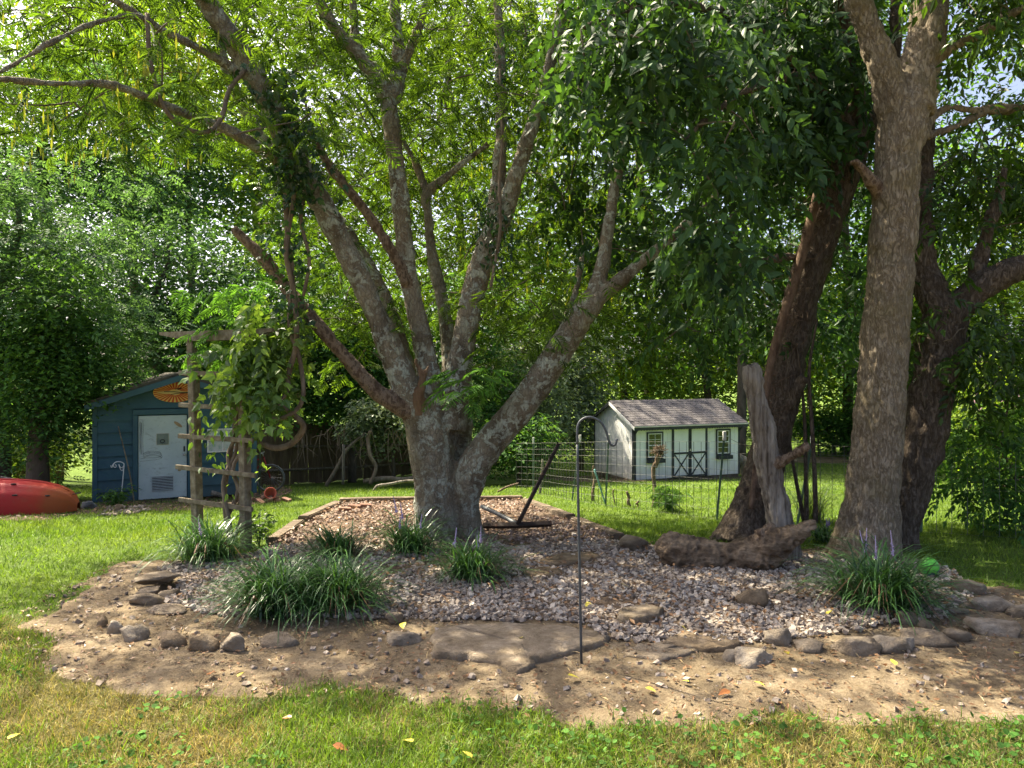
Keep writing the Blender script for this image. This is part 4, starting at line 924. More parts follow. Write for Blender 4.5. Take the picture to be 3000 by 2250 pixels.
# core walls behind the siding
me = prism([(0.02, 0), (SW - .02, 0), (SW - .02, eave - .03), (SW / 2, ridge - .03), (.02, eave - .03)], .03, SD)
part('wall', me, M['blue'], shed)
bh = .232; k = 0
while k * bh < ridge - .02:
    z0, z1 = k * bh, min((k + 1) * bh + .012, ridge - .02)
    spans = [(0.07, dx0 - .09), (dx1 + .09, SW - .07)] if z1 < dzt + .14 else [(.0, SW)]
    if z0 < dzt + .1 <= z1 and len(spans) == 1: spans = [(0.07, dx0 - .09), (dx1 + .09, SW - .07)]
    for a, b in spans:
        lo, hi = a, b
        def lim(z):
            if z <= eave: return 0.0, SW
            h = (ridge - z) / (ridge - eave) * SW / 2; return SW / 2 - h, SW / 2 + h
        l0, l1 = lim(z0), lim(z1)
        pl = [(max(lo, l0[0]), z0), (min(hi, l0[1]), z0), (min(hi, l1[1]), z1), (max(lo, l1[0]), z1)]
        if pl[1][0] - pl[0][0] < .05: continue
        me = prism(pl, 0, .016)
        for v in me.vertices:                                  # each board leans out over the one below
            f = (v.co.z - z0) / (z1 - z0); v.co.y += -.040 + .038 * f
        part('siding_board', me, M['blue'], shed)
    k += 1
for x0, x1 in ((-.012, .075), (SW - .075, SW + .012)):
    me, l = slab(x0, x1, -.052, .03, 0, eave - .02); part('corner_board', me, M['blue_trim'], shed, l)
for x0, x1, z0, z1 in ((dx0 - .10, dx0 - .012, 0, dzt + .02), (dx1 + .012, dx1 + .10, 0, dzt + .02), (dx0 - .10, dx1 + .10, dzt + .022, dzt + .13)):
    me, l = slab(x0, x1, -.055, .02, z0, z1); part('door_casing', me, M['blue_trim'], shed, l)
# roof, its fascia boards and rafters' ends
oh = .14
roof = None
for s in (-1, 1):
    e = SW / 2 + s * (SW / 2 + oh); sl = (ridge - eave) / (SW / 2); ez = eave - sl * oh
    pl = [(SW / 2, ridge + .02), (e, ez + .02), (e, ez + .07), (SW / 2, ridge + .075)]
    o = part('roof', prism(pl, -.26, SD + .15), M['roof_felt'], shed)
    pl = [(SW / 2, ridge + .018), (e, ez + .018), (e, ez - .10), (SW / 2, ridge - .10)]
    part('fascia', prism(pl, -.285, -.262), M['blue_trim'], shed)
    part('soffit', prism([(SW / 2, ridge - .0), (e, ez), (e, ez + .018), (SW / 2, ridge + .018)], -.26, -.01), M['blue'], shed)
# door and what hangs on it
dr = part('door', cbox(dx1 - dx0, .045, dzt - dz0, .004), M['door'], shed, ((dx0 + dx1) / 2, -.005, (dz0 + dzt) / 2))
dcx, dcz = (dx0 + dx1) / 2, (dz0 + dzt) / 2
def on_door(x0, x1, z0, z1, y0, y1, b=.002):
    me, l = slab(x0 - dcx, x1 - dcx, y0, y1, z0 - dcz, z1 - dcz, b); return me, l
def dbox(za, zb): (a, c), (b, d) = Sz(*za), Sz(*zb); return a, b, d, c
a, b, c, d = dbox((695, 735), (805, 832)); me, l = on_door(a, b, c, d, -.028, -.022); part('window_plate', me, M['plate'], dr, l)
for q in ((a - .008, b + .008, d, d + .012), (a - .008, b + .008, c - .012, c), (a - .012, a, c, d), (b, b + .012, c, d)):
    me, l = on_door(*q, -.034, -.022, .001); part('plate_frame', me, M['steel'], dr, l)
ex, ez = Sz(748, 803)
th = np.linspace(0, 2 * math.pi, 21); P = np.column_stack([.04 * np.cos(th) + ex - dcx, np.full(21, -.034), .032 * np.sin(th) + ez - dcz, np.full(21, .007)])
part('emblem_ring', mesh('emblem_ring', *tube(P, 6, 1, False)), M['black'], dr)
a, b, c, d = dbox((650, 1152), (850, 1275))
me, l = on_door(a, b, c, d, -.0235, -.022); part('vent_back', me, M['charcoal'], dr, l)
for q in ((a - .01, b + .01, d, d + .012), (a - .01, b + .01, c - .012, c), (a - .012, a, c, d), (b, b + .012, c, d)):
    me, l = on_door(*q, -.036, -.022, .001); part('vent_frame', me, M['louver'], dr, l)
lm = cbox(b - a - .004, .018, .003, 0)
for k in range(9):
    z = c + (d - c) * (k + .5) / 9; part('louver', lm, M['louver'], dr, ((a + b) / 2 - dcx, -.031, z - dcz), (math.radians(38), 0, 0))
x, z = Sz(960, 875); me, l = on_door(x - .014, x + .014, z - .06, z + .05, -.036, -.022); part('handle', me, M['black'], dr, l)
x, z = Sz(958, 930)
bm = bmesh.new(); bmesh.ops.create_uvsphere(bm, u_segments=12, v_segments=8, radius=.028); me = bpy.data.meshes.new('knob'); bm.to_mesh(me); bm.free()
part('knob', me, M['steel'], dr, (x - dcx, -.055, z - dcz))
def disc(name, cx, cz, a, b, y0, y1, mat, parent, tilt=0, n=28):
    th = np.arange(n) / n * 2 * math.pi; xs = a * np.cos(th); zs = b * np.sin(th)
    pl = [(cx + p * math.cos(tilt) - q * math.sin(tilt), cz + p * math.sin(tilt) + q * math.cos(tilt)) for p, q in zip(xs, zs)]
    return part(name, prism(pl, y0, y1), mat, parent)
x, z = Sz(900, 640); disc('oval_plaque', x - dcx, z - dcz, .095, .032, -.03, -.022, M['wood_plaque'], dr, math.radians(-38))
x, z = Sz(913, 1082); disc('round_plug', x - dcx, z - dcz, .032, .028, -.028, -.022, M['wood_plaque'], dr)
# charcoal scribble down the hinge side of the door
rg = np.random.default_rng(5); A = Acc()
def stroke(pts, r):
    P = [(*Sz(*q),) for q in pts]; P = np.array([[p[0] - dcx, -.0235, p[1] - dcz, r * rg.uniform(.6, 1.2)] for p in P])
    P[:, 0] += rg.normal(0, .004, len(P)); A.add(*tube(P, 4, 3))
for x in (524, 532, 540, 548, 556):
    stroke([(x, 600 + rg.uniform(0, 30)), (x + rg.uniform(-4, 4), 700), (x + rg.uniform(-4, 4), 800), (x + 4, 900 + rg.uniform(0, 40))], .003)
for y in (905, 915, 925, 940, 950):
    stroke([(560, y + 20), (600, y), (660, y - 6), (720, y + 4), (738, y + 20)], .003)
stroke([(738, 930), (745, 960), (700, 980), (620, 990), (530, 1000)], .003); stroke([(540, 975), (600, 965), (680, 965), (730, 955)], .003)
V, F = A.get(); o = obj('scribble', mesh('scribble', V, F), M['charcoal'], dr); tag(o, kind='stuff')

# the sunburst oval on the gable: a thing hung on the shed
cx_, cz_ = Sz(868, 328); a_ = abs(Sz(1078, 328)[0] - Sz(660, 328)[0]) / 2; b_ = (Sz(868, 232)[1] - Sz(868, 428)[1]) / 2
def sw(u, y, z): return np.array([SA[0] + sdir[0] * u + (-sdir[1]) * y, SA[1] + sdir[1] * u + sdir[0] * y, SZ + z])
sg = thing('sunburst_sign', sw(cx_, -.05, cz_), 'oval sign of red and yellow sun rays with a pale fish on the blue gable', 'sign', rotz=sang)
disc('board', 0, 0, a_, b_, .0, .02, M['sun_yellow'], sg, n=40)
n = 30
for k in range(n):
    t0, t1 = (k - .26) / n * 2 * math.pi, (k + .26) / n * 2 * math.pi
    ins = [(.985 * a_ * math.cos(t), .985 * b_ * math.sin(t)) for t in np.linspace(t0, t1, 4)]
    tc = k / n * 2 * math.pi; inn = [(a_ * .30 * math.cos(tc + q), b_ * .30 * math.sin(tc + q)) for q in (.10, -.10)]
    part('ray', prism([inn[1]] + ins + [inn[0]], -.003, .0), M['sun_red'], sg)
fish = [(-.88, -.05), (-.6, .10), (-.25, .16), (.0, .15), (.06, .34), (.28, .12), (.6, .02), (.82, .16), (.76, -.02), (.85, -.2), (.6, -.10), (.2, -.14), (.0, -.34), (-.08, -.16), (-.4, -.18)]
o = part('fish', prism([(x * a_, z * b_) for x, z in fish], -.006, -.003), M['sun_tan'], sg)
for pts in ([(-.5, .06), (-.1, .05), (.3, -.02), (.9, -.06)], [(-.2, -.24), (.1, -.12), (.5, -.10), (.75, -.02)], [(.0, .30), (.15, .36), (.32, .42), (.12, .24)]):
    P = np.array([[x * a_, -.007, z * b_, .007] for x, z in pts]); part('fish_line', mesh('fish_line', *tube(P, 5, 4)), M['black'], o)
# framed panel right of the door
a, c = Sz(1180, 915); b, d = Sz(1480, 675)
fp = thing('framed_panel', sw((a + b) / 2, -.05, (c + d) / 2), 'white framed four-pane panel with coloured scraps on the blue wall behind the trellis', 'panel', rotz=sang)
w, h = b - a, d - c
for q in ((-w / 2, w / 2, h / 2 - .03, h / 2), (-w / 2, w / 2, -h / 2, -h / 2 + .03), (-w / 2, -w / 2 + .03, -h / 2 + .03, h / 2 - .03), (w / 2 - .03, w / 2, -h / 2 + .03, h / 2 - .03), (-.014, .014, -h / 2 + .03, h / 2 - .03)):
    me, l = slab(q[0], q[1], -.02, .01, q[2], q[3], .003); part('frame', me, M['white_metal'], fp, l)
me, l = slab(-w / 2 + .03, w / 2 - .03, -.016, .008, -.01, .014, .003); part('mid_rail', me, M['white_metal'], fp, l)
for k, (cc, mats) in enumerate((((-.24, .12), 'paper'), ((.24, .12), 'paper'), ((-.24, -.12), 'paper'), ((.24, -.12), 'paper'))):
    pass
M['paper'] = rough_mat('faded_scraps', [(.30, (.12, .28, .24)), (.45, (.42, .45, .44)), (.56, (.50, .52, .52)), (.66, (.42, .12, .10)), (.8, (.3, .36, .38))], 7, (1, 1, 1), .6, 0)
for sx in (-1, 1):
    for sz in (-1, 1):
        x0, x1 = sorted((sx * .016, sx * (w / 2 - .032))); z0, z1 = sorted((sz * .016, sz * (h / 2 - .032)))
        me, l = slab(x0, x1, .0, .007, z0, z1, 0); part('pane', me, M['paper'], fp, l)

# leaning cane, white scroll hook, stone, ramp
def tube_thing(name, label, cat, rows, mat, sides=8, n=6, world=False, group=None):
    P = np.array(rows, float) if world else skel(rows); b = P[np.argmin(P[:, 2])][:3]
    V, F = tube(P, sides, n); o = obj(name, mesh(name, V - b, F, True), mat); o.location = b
    return tag(o, label, cat, group)
c0 = sw(*[Sz(318, 655)[0]], -.10, Sz(318, 655)[1]); c1 = sw(Sz(470, 1350)[0], -.42, .0)
tube_thing('bamboo_cane', 'thin grey cane leaning on the blue siding beside the door', 'cane', [[*c1, .014], [*(c0 * .45 + c1 * .55 + [.03, 0, 0]), .013], [*c0, .010]], M['grey_wood'], world=True)
hx = Sz(345, 1380)[0]; hy = -.55
hk = thing('scroll_hook', sw(hx, hy, -.05), 'white scrolled shepherd hook standing by the blue shed', 'hook', rotz=sang)
def hz_(zx, zy): u, z = Sz(zx, zy); return u - hx, z + .05
pole = [(335, 1370), (345, 1250), (357, 1120), (366, 1010), (360, 990), (335, 978), (305, 976), (280, 985), (262, 1005), (252, 1028), (243, 1020), (245, 1010)]
def curve_part(name, pts, r, parent, mat): 
    P = np.array([[*hz_(*p)[:1], 0, hz_(*p)[1], r] for p in pts]); part(name, mesh(name, *tube(P, 6, 5), True), mat, parent)
curve_part('pole', pole, .009, hk, M['white_metal'])
curve_part('scroll', [(262, 1005), (275, 1028), (290, 1025), (292, 1008), (280, 1005)], .007, hk, M['white_metal'])
curve_part('scroll', [(366, 1010), (350, 1030), (330, 1025), (318, 1000), (322, 1020), (335, 1050), (350, 1060), (360, 1050), (350, 1042)], .007, hk, M['white_metal'])

# rocks
def rock(name, label, px, py, wpx, hpx, mat, seed, dep=.7, flat=False, sub=None, lift=0.0, tilt=0, cat='rock', group=None, sink=.25, rough=1.0):
    p = Gb(px, py) if inpoly(*[np.array([q]) for q in G(px, py)[:2]], GRAV)[0] else G(px, py, .012)
    d = p[1]; w, h = wpx / F_ * d, hpx / F_ * d
    bm = bmesh.new(); bmesh.ops.create_icosphere(bm, subdivisions=sub or (4 if wpx > 95 else 3), radius=.5)
    V = np.array([v.co[:] for v in bm.verts]); F = np.array([[v.index for v in f.verts] for f in bm.faces]); bm.free()
    rg = np.random.default_rng(seed); V = np.sign(V) * np.abs(V) ** (.62 if flat else .8); V /= np.abs(V).max() * 2
    N = V / np.linalg.norm(V, axis=1, keepdims=True); o3 = rg.uniform(0, 50, 3)
    for _ in range(16):                                         # broken facets
        nn = norm(rg.normal(0, 1, 3) * [1, 1, .8]); dd = rg.uniform(.27, .46); t = V @ nn - dd; V = V - np.where(t > 0, t, 0)[:, None] * nn * .85
    V = V * (1 + rough * .30 * fbm(V * 2.4 + o3, 3, seed)[:, None] + rough * .10 * fbm(V * 8 + o3, 3, seed + 3)[:, None])
    a = rg.uniform(-.3, .3); c, s = math.cos(a), math.sin(a); V = V @ np.array([[c, s, 0], [-s, c, 0], [0, 0, 1]])
    V = V * np.array([w, w * dep, h / (1 - sink)]) ; V[:, 2] += h / (1 - sink) * (.5 - sink)
    if tilt: c, s = math.cos(tilt), math.sin(tilt); V = V @ np.array([[c, 0, -s], [0, 1, 0], [s, 0, c]])
    o = obj(name, mesh(name, V, F, True), mat); o.location = (p[0], p[1] + w * dep * .5 * (.8 if not flat else .9), p[2] + lift)
    return tag(o, label, cat, group)
u, z = Sz(312, 1430); q = sw(u, -.62, -.06)
pq = (CX + q[0] / q[1] * F_, HZ - (q[2] - CAM_H) / q[1] * F_)
rock('footing_stone', 'round brown stone at the foot of the white scroll hook', pq[0], pq[1], 22, 17, M['brown_stone'], 901)
r0, r1 = Sz(515, 1395)[0], Sz(1010, 1395)[0]
me = prism([(0, 0), (r1 - r0, 0), (r1 - r0, .05), (0, .05)], -.85, -.06); rp = obj('door_ramp', me, M['concrete']); rp.location = sw(r0 - .1, 0, -.05); rp.rotation_euler = (math.radians(3), 0, sang)
tag(rp, 'worn board ramp lying in front of the shed door', 'ramp')

# ------------------------------------------------------------------ kayak, stick and tarp left of the shed
t = NT('kayak_plastic'); sx = t.n('ShaderNodeSeparateXYZ'); t.l(t.pos(obj=True), sx.inputs[0])
f = t.math('ADD', t.math('MULTIPLY', sx.outputs[0], .8), t.math('MULTIPLY', t.noise(t.pos(obj=True), 1.6, 3), .6))
c = t.ramp(f, [(.55, (.36, .012, .014)), (.85, (.38, .03, .010)), (1.0, (.30, .065, .012))])
M['kayak'] = t.done(t.bsdf(t.mix(t.math('MULTIPLY', t.ramp(t.noise(t.pos(), 9, 5), [(.5, (0, 0, 0)), (.8, (1, 1, 1))]), .35), c, (.16, .07, .04)), .55, t.bump(t.noise(t.pos(), 40, 4), .003), .35))
kb = G(30, 1116)
kay = thing('kayak', (kb[0] - .42, kb[1] + .42, kb[2]), 'upturned red and orange kayak lying at the left edge of the lawn', 'kayak', rotz=math.radians(7))
ks = np.linspace(-2.0, 1.12, 44); th = np.linspace(0, math.pi, 29)
Vk = []
for x in ks:
    e = max(0, 1 - abs((x + .45) / 1.58) ** 2.6) ** .5; w_, h_ = .42 * e + .005, .50 * e ** .8 + .03
    cc = np.cos(th); ss = np.sin(th); y = w_ * np.sign(cc) * np.abs(cc) ** .7; z = h_ * np.abs(ss) ** .62
    ridge_ = .030 * e * np.exp(-((th - 1.05) / .09) ** 2) + .030 * e * np.exp(-((th - 2.1) / .09) ** 2) + .035 * e * np.exp(-((th - 2.65) / .07) ** 2) + .035 * e * np.exp(-((th - .5) / .07) ** 2)
    z = z + ridge_; y = y * (1 + .25 * ridge_)
    Vk.append(np.column_stack([np.full(29, x), y, z]))
Vk = np.concatenate(Vk); i = np.arange(43)[:, None] * 29 + np.arange(28)[None]
Fk = np.stack([i, i + 29, i + 30, i + 1], -1).reshape(-1, 4)
part('hull', mesh('hull', Vk, Fk, True), M['kayak'], kay)
def on_hull(x, t_): 
    j = int(np.argmin(abs(ks - x))); q = int(np.argmin(abs(th - t_))); return Vk[j * 29 + q]
for x, tt in ((-.35, 2.1), (.28, 2.1), (-.25, 2.66), (.3, 2.66), (.75, 2.62), (-.9, 2.1), (-.85, 2.66)):
    p = on_hull(x, tt); bm = bmesh.new(); bmesh.ops.create_uvsphere(bm, u_segments=10, v_segments=6, radius=.5); me = bpy.data.meshes.new('scupper_hole'); bm.to_mesh(me); bm.free()
    o = part('scupper_hole', me, M['black'], kay, tuple(p + [0, .004, .0])); o.scale = (.10, .035, .03)
for tt in (1.57,):
    P = np.array([[*(on_hull(x, tt) + [0, 0, .004]), .014] for x in np.linspace(-1.6, .95, 12)]); part('keel_strip', mesh('keel_strip', *tube(P, 6, 3), True), M['kayak'], kay)
e_ = on_hull(1.08, 1.57); P = np.array([[*(e_ + [.0, -.05, .02]), .008], [*(e_ + [.09, -.03, .03]), .008], [*(e_ + [.09, .03, .03]), .008], [*(e_ + [.0, .05, .02]), .008]]); part('carry_handle', mesh('carry_handle', *tube(P, 6, 4), True), M['black'], kay)
p = on_hull(-.08, 2.38); th2 = np.linspace(0, 2 * math.pi, 19)
P = np.column_stack([p[0] + .10 * np.cos(th2), p[1] + .022 * np.sin(th2) - .012, p[2] + .035 * np.sin(th2), np.full(19, .010)])
part('drain_ring', mesh('drain_ring', *tube(P, 6, 1, False), True), M['kayak'], kay)
tube_thing('dead_stick', 'long bare stick lying slantwise over the upturned kayak', 'stick', [(-60, 1022, 3, 12.7), (30, 1036, 3, 12.7), (80, 1049, 3.4, 12.65), (120, 1068, 3.2, 12.6), (160, 1088, 3, 12.6), (190, 1106, 2.5, 12.7)], M['snag'])
tp = G(187, 1096); V, F = rock_template(5, 4) if False else (None, None)
rock('grey_tarp', 'crumpled grey tarp between the kayak and the blue shed', 184, 1100, 34, 20, M['tarp'], 77, cat='tarp', rough=2.2)
A = Acc(); rg = np.random.default_rng(8)
for k in range(60):
    p = G(rg.uniform(20, 120), rg.uniform(1052, 1060)); p[1] += .3
    for j in range(3):
        q = p + [rg.normal(0, .04), rg.normal(0, .04), rg.uniform(.35, .75)]; A.add(*tube(np.array([[*p, .006], [*(p * .5 + q * .5), .005], [*q, .003]]), 4, 2, False))
dw = thing('dead_weeds', G(60, 1058), 'dry reddish weed stalks standing behind the red kayak', 'weeds'); build('stalks', A, M['litter'], dw, kind='stuff')

# mulch of rotten leaves along the kayak and shed foot
SH = [G(*p)[:2] for p in [(-120, 1128), (100, 1126), (190, 1110), (260, 1112), (300, 1105), (420, 1103), (520, 1092), (600, 1085), (640, 1060), (600, 1040), (552, 1060), (400, 1075), (200, 1080), (150, 1080), (-120, 1090)]]
o = sheet('bare_strip', SH, lambda x, y: ground(x, y) + .014 + .008 * n2(x, y, 5, 3, 11), .07, M['soil']); tag(o, 'bare soil strip along the kayak and the blue shed', kind='structure')
litter('shed_litter', SH, 900, .03, .09, lambda x, y: ground(x, y) + .02, M['litter'], 'brown litter along the foot of the blue shed', 15)
stones('shed_chips', [G(*p)[:2] for p in [(215, 1118), (300, 1112), (330, 1095), (235, 1096)]], 260, .02, .07, lambda x, y: ground(x, y) + .02, M['pebble'], 'pale stone chips by the white scroll hook', seed=9)

# bricks and a broken pot at the right corner of the shed
bc = G(578, 1086); bm_ = cbox(.20, .095, .06, .006)
rg = np.random.default_rng(12)
pos = ['under the red pot', 'at the left end of the pile', 'leaning at the front of the pile', 'nearest the trellis slat', 'on top of the pile', 'at the back of the pile', 'at the right end of the pile', 'lying apart on the right', 'tilted in the middle of the pile']
bp = [(-.25, .1, .03), (-.5, 0, .03), (-.1, -.12, .03), (-.35, -.15, .03), (-.05, .05, .10), (.05, .2, .03), (.2, -.02, .03), (.34, .1, .03), (.08, -.1, .09)]
for k, (x, y, z) in enumerate(bp):
    o = obj('brick', bm_, M['brick'], None, (bc[0] + x, bc[1] + y, bc[2] + z + .01), (rg.normal(0, .25), rg.normal(0, .35), rg.uniform(0, 3)))
    tag(o, f'old red-brown brick {pos[k]} by the blue shed corner', 'brick', 'bricks piled at the shed corner')
th = np.linspace(0, 2 * math.pi, 25)[:-1]; prof = [(.07, 0), (.095, .14), (.115, .14), (.115, .175), (.10, .175), (.085, .05), (.0, .04)]
Vp = np.array([[r_ * math.cos(t_), r_ * math.sin(t_), z_] for r_, z_ in prof for t_ in th]); n = 24; i = np.arange(len(prof) - 1)[:, None] * n; j = np.arange(n)[None]
Fp = np.stack([i + j, i + (j + 1) % n, i + n + (j + 1) % n, i + n + j], -1).reshape(-1, 4)
o = obj('flower_pot', mesh('flower_pot', Vp, Fp, True), M['terracotta'], None, (bc[0] + .02, bc[1] + .02, bc[2] + .13), (math.radians(62), .2, .4)); tag(o, 'red flower pot tipped over on the brick pile', 'pot')
tube_thing('pale_log', 'short pale log lying at the foot of the shed behind the trellis', 'log', [[*(sw(Sz(1200, 1300)[0], -.35, .12)), .05], [*(sw(Sz(1330, 1340)[0], -.4, .03)), .045]], M['snag'], world=True)
rg = np.random.default_rng(14)
for k, (px, lab) in enumerate([(470, 'flat flagstone edging the shed foot left of the trellis post'), (500, 'flat flagstone edging the shed foot under the framed panel')]):
    rock('flagstone', lab, px, 1093, 34, 7, M['brown_stone'], 920 + k, flat=True, cat='stone')

# bicycle and the post beside it
M['red_paint'] = rough_mat('red_paint', [(.3, (.22, .02, .02)), (.7, (.30, .035, .03))], 9, (1, 1, 1), .4, 0)
wb = U(584, 1030, 17.6); gz_ = float(ground(wb[0], wb[1])); bk = thing('bicycle', (wb[0], wb[1], gz_), 'old red bicycle leaning in the gap behind the blue shed', 'bicycle', rotz=math.radians(8))
def ring(name, R, r_, y, x, z, mat, parent):
    t_ = np.linspace(0, 2 * math.pi, 37); P = np.column_stack([x + R * np.cos(t_), np.full(37, y), z + R * np.sin(t_), np.full(37, r_)]); return part(name, mesh(name, *tube(P, 6, 1, False), True), mat, parent)
for x in (0, -1.02):
    wl_ = part('wheel', None, None, bk, (x, 0, .34))
    ring('tyre', .325, .017, 0, 0, 0, M['tarp'], wl_); ring('rim', .30, .010, 0, 0, 0, M['steel'], wl_)
    A = Acc()
    for k in range(18):
        a = k / 18 * 6.283; A.add(*tube(np.array([[.02 * math.cos(a + 1), .02, .02 * math.sin(a + 1), .002], [.30 * math.cos(a), 0, .30 * math.sin(a), .002]]), 3, 1, False))
    V, F = A.get(); tag(obj('spokes', mesh('spokes', V, F), M['steel'], wl_), kind='stuff')
def seg(name, a, b, r_, mat, parent): part(name, mesh(name, *tube(np.array([[*a, r_], [*b, r_]]), 8, 2), True), mat, parent)
for nm, a, b in (('down_tube', (-.18, 0, .72), (-.56, 0, .30)), ('top_tube', (-.2, 0, .80), (-.70, 0, .74)), ('seat_tube', (-.56, 0, .30), (-.74, 0, .84)), ('chain_stay', (-.56, 0, .30), (-1.02, 0, .34)), ('seat_stay', (-.71, 0, .76), (-1.02, 0, .34)), ('fork', (-.16, 0, .86), (0, 0, .34))):
    seg(nm, a, b, .016, M['red_paint'], bk)
seg('handlebar', (-.18, -.24, .95), (-.18, .24, .95), .012, M['steel'], bk); seg('stem', (-.16, 0, .86), (-.18, 0, .96), .013, M['steel'], bk)
me, l = slab(-.86, -.64, -.07, .07, .86, .91, .02); part('saddle', me, M['black'], bk, l)
def tpost(label, base, top, white=True, mat='post_green', name='steel_post', parent=None):
    b = np.array(base); t_ = np.array(top)
    root = thing(name, b, label, 'post') if parent is None else parent
    A = Acc(); h = t_[2] - b[2]; A.add(*boxV(-.016, .016, -.003, .003, 0, h)); A.add(*boxV(-.003, .003, .003, .03, 0, h))
    V, F = A.get(); V = V + np.column_stack([np.interp(V[:, 2], [0, h], [0, t_[0] - b[0]]), np.interp(V[:, 2], [0, h], [0, t_[1] - b[1]]), np.zeros(len(V))])
    off = b - parent_loc(root)
    obj('post' if parent is not None else 'shaft', mesh('post', V + off, F), M[mat], root)
    if white:
        Vc, Fc = boxV(-.022, .022, -.012, .034, h - .12, h + .015); obj('post_cap', mesh('post_cap', Vc + off + [t_[0] - b[0], t_[1] - b[1], 0], Fc), M['white_metal'], root)
    return root
b = G(560, 1070); tpost('green steel post standing between the blue shed corner and the bicycle', b, b + [.03, 0, 1.35], False)
# ------------------------------------------------------------------ white shed
M['white_wall'] = paint('white_shed_paint', [(.2, (.66, .68, .66)), (.5, (.76, .77, .75)), (.8, (.82, .82, .80))], 2, .6, .002, (1, 1, .3), (-1.5, -.75, (.50, .43, .27)))
M['black_trim'] = rough_mat('black_trim_paint', [(.3, (.018, .022, .027)), (.7, (.045, .05, .056))], 6, (1, 1, 1), .5, .002, 50)
M['sash_white'] = rough_mat('white_sash_paint', [(.3, (.62, .63, .62)), (.7, (.74, .74, .73))], 6, (1, 1, 1), .5, 0)
t = NT('dark_window_glass'); M['glass'] = t.done(t.bsdf((.015, .02, .02), .06, None, .8))
M['shingle'] = rough_mat('asphalt_shingle', [(.2, (.065, .06, .06)), (.5, (.125, .115, .116)), (.8, (.21, .197, .198))], 4, (1, 1, 1), .95, .006, 90, island=.0)
M['gutter'] = rough_mat('pale_drip_edge', [(.3, (.45, .42, .38)), (.7, (.6, .58, .54))], 6, (1, 1, 1), .5, 0)
WA = np.array([3.90, 23.6]); WBv = np.array([7.72, 25.2]); wdir = (WBv - WA) / np.linalg.norm(WBv - WA); WL = float(np.linalg.norm(WBv - WA)); wang = math.atan2(wdir[1], wdir[0]); WZ = -1.46
WD = 2.58
def W(px, py): return plane_uv(px, py, WA, wdir, WZ)
def Wz(zx, zy): return W((1500 + zx / 2.765) / 1.3562, (1050 + zy / 2.765) / 1.3562)
ws = thing('white_shed', (WA[0], WA[1], WZ), 'white garden shed with black trim, double doors and a grey shingle roof', 'shed', rotz=wang)
wh = 1.90; wr = 2.52
part('front_wall', slab(0, WL, 0, .05, .06, wh)[0], M['white_wall'], ws, slab(0, WL, 0, .05, .06, wh)[1])
part('back_wall', slab(0, WL, WD - .05, WD, .06, wh)[0], M['white_wall'], ws, slab(0, WL, WD - .05, WD, .06, wh)[1])
gab = [(.052, .06), (WD - .052, .06), (WD - .052, wh), (WD / 2, wr - .02), (.052, wh)]
for x in (0, WL - .05):
    me = prism(gab, 0, .05)
    for v in me.vertices: v.co.x, v.co.y = v.co.y + x, v.co.x
    bm = bmesh.new(); bm.from_mesh(me); bmesh.ops.recalc_face_normals(bm, faces=bm.faces); bm.to_mesh(me); bm.free()
    part('gable_wall', me, M['white_wall'], ws)
# upright siding boards on gable and front
gm = None
for k in range(12):
    y0 = .01 + k * WD / 12; y1 = y0 + WD / 12 - .012
    def top(y): return wh + (wr - wh) * (1 - abs(y - WD / 2) / (WD / 2)) - .04
    pl = [(y0, .07), (y1, .07), (y1, top(y1)), ((y0 + y1) / 2, max(top(y0), top(y1), top((y0 + y1) / 2))), (y0, top(y0))]
    me = prism(pl, 0, .012)
    for v in me.vertices: v.co.x, v.co.y = -v.co.y - .001, v.co.x
    bm = bmesh.new(); bm.from_mesh(me); bmesh.ops.recalc_face_normals(bm, faces=bm.faces); bm.to_mesh(me); bm.free()
    part('siding_board', me, M['white_wall'], ws)
me, l = slab(-.02, WL + .02, .05, WD - .05, -.06, .058); part('base_skid', me, M['timber'], ws, l)
d0, dzt = Wz(1310, 575); d1, _ = Wz(1562, 575); dzb = Wz(1310, 965)[1]; dzb = max(dzb, .08); dmid = (d0 + d1) / 2
bw = (WL) / 20
for k in range(20):
    x0, x1 = k * bw + .004, (k + 1) * bw - .004
    if x1 > d0 - .03 and x0 < d1 + .03: continue
    me, l = slab(x0, x1, -.011, -.001, .07, wh - .02, .002); part('siding_board', me, M['white_wall'], ws, l)
def tr(name, x0, x1, z0, z1, y0=-.035, y1=-.0115, mat='black_trim', parent=None, b=.003):
    p = parent or ws; me, l = slab(x0, x1, y0, y1, z0, z1, b); return part(name, me, M[mat], p, l)
tr('corner_board', -.03, .045, .06, wh - .03, -.033, .05); tr('corner_board', WL - .045, WL + .02, .06, wh - .03, -.033, .05)
me, l = slab(-.034, -.014, .051, .10, .06, wh - .05); part('corner_board', me, M['black_trim'], ws, l)
me, l = slab(-.034, -.014, WD - .06, WD + .01, .06, wh - .05); part('corner_board', me, M['black_trim'], ws, l)
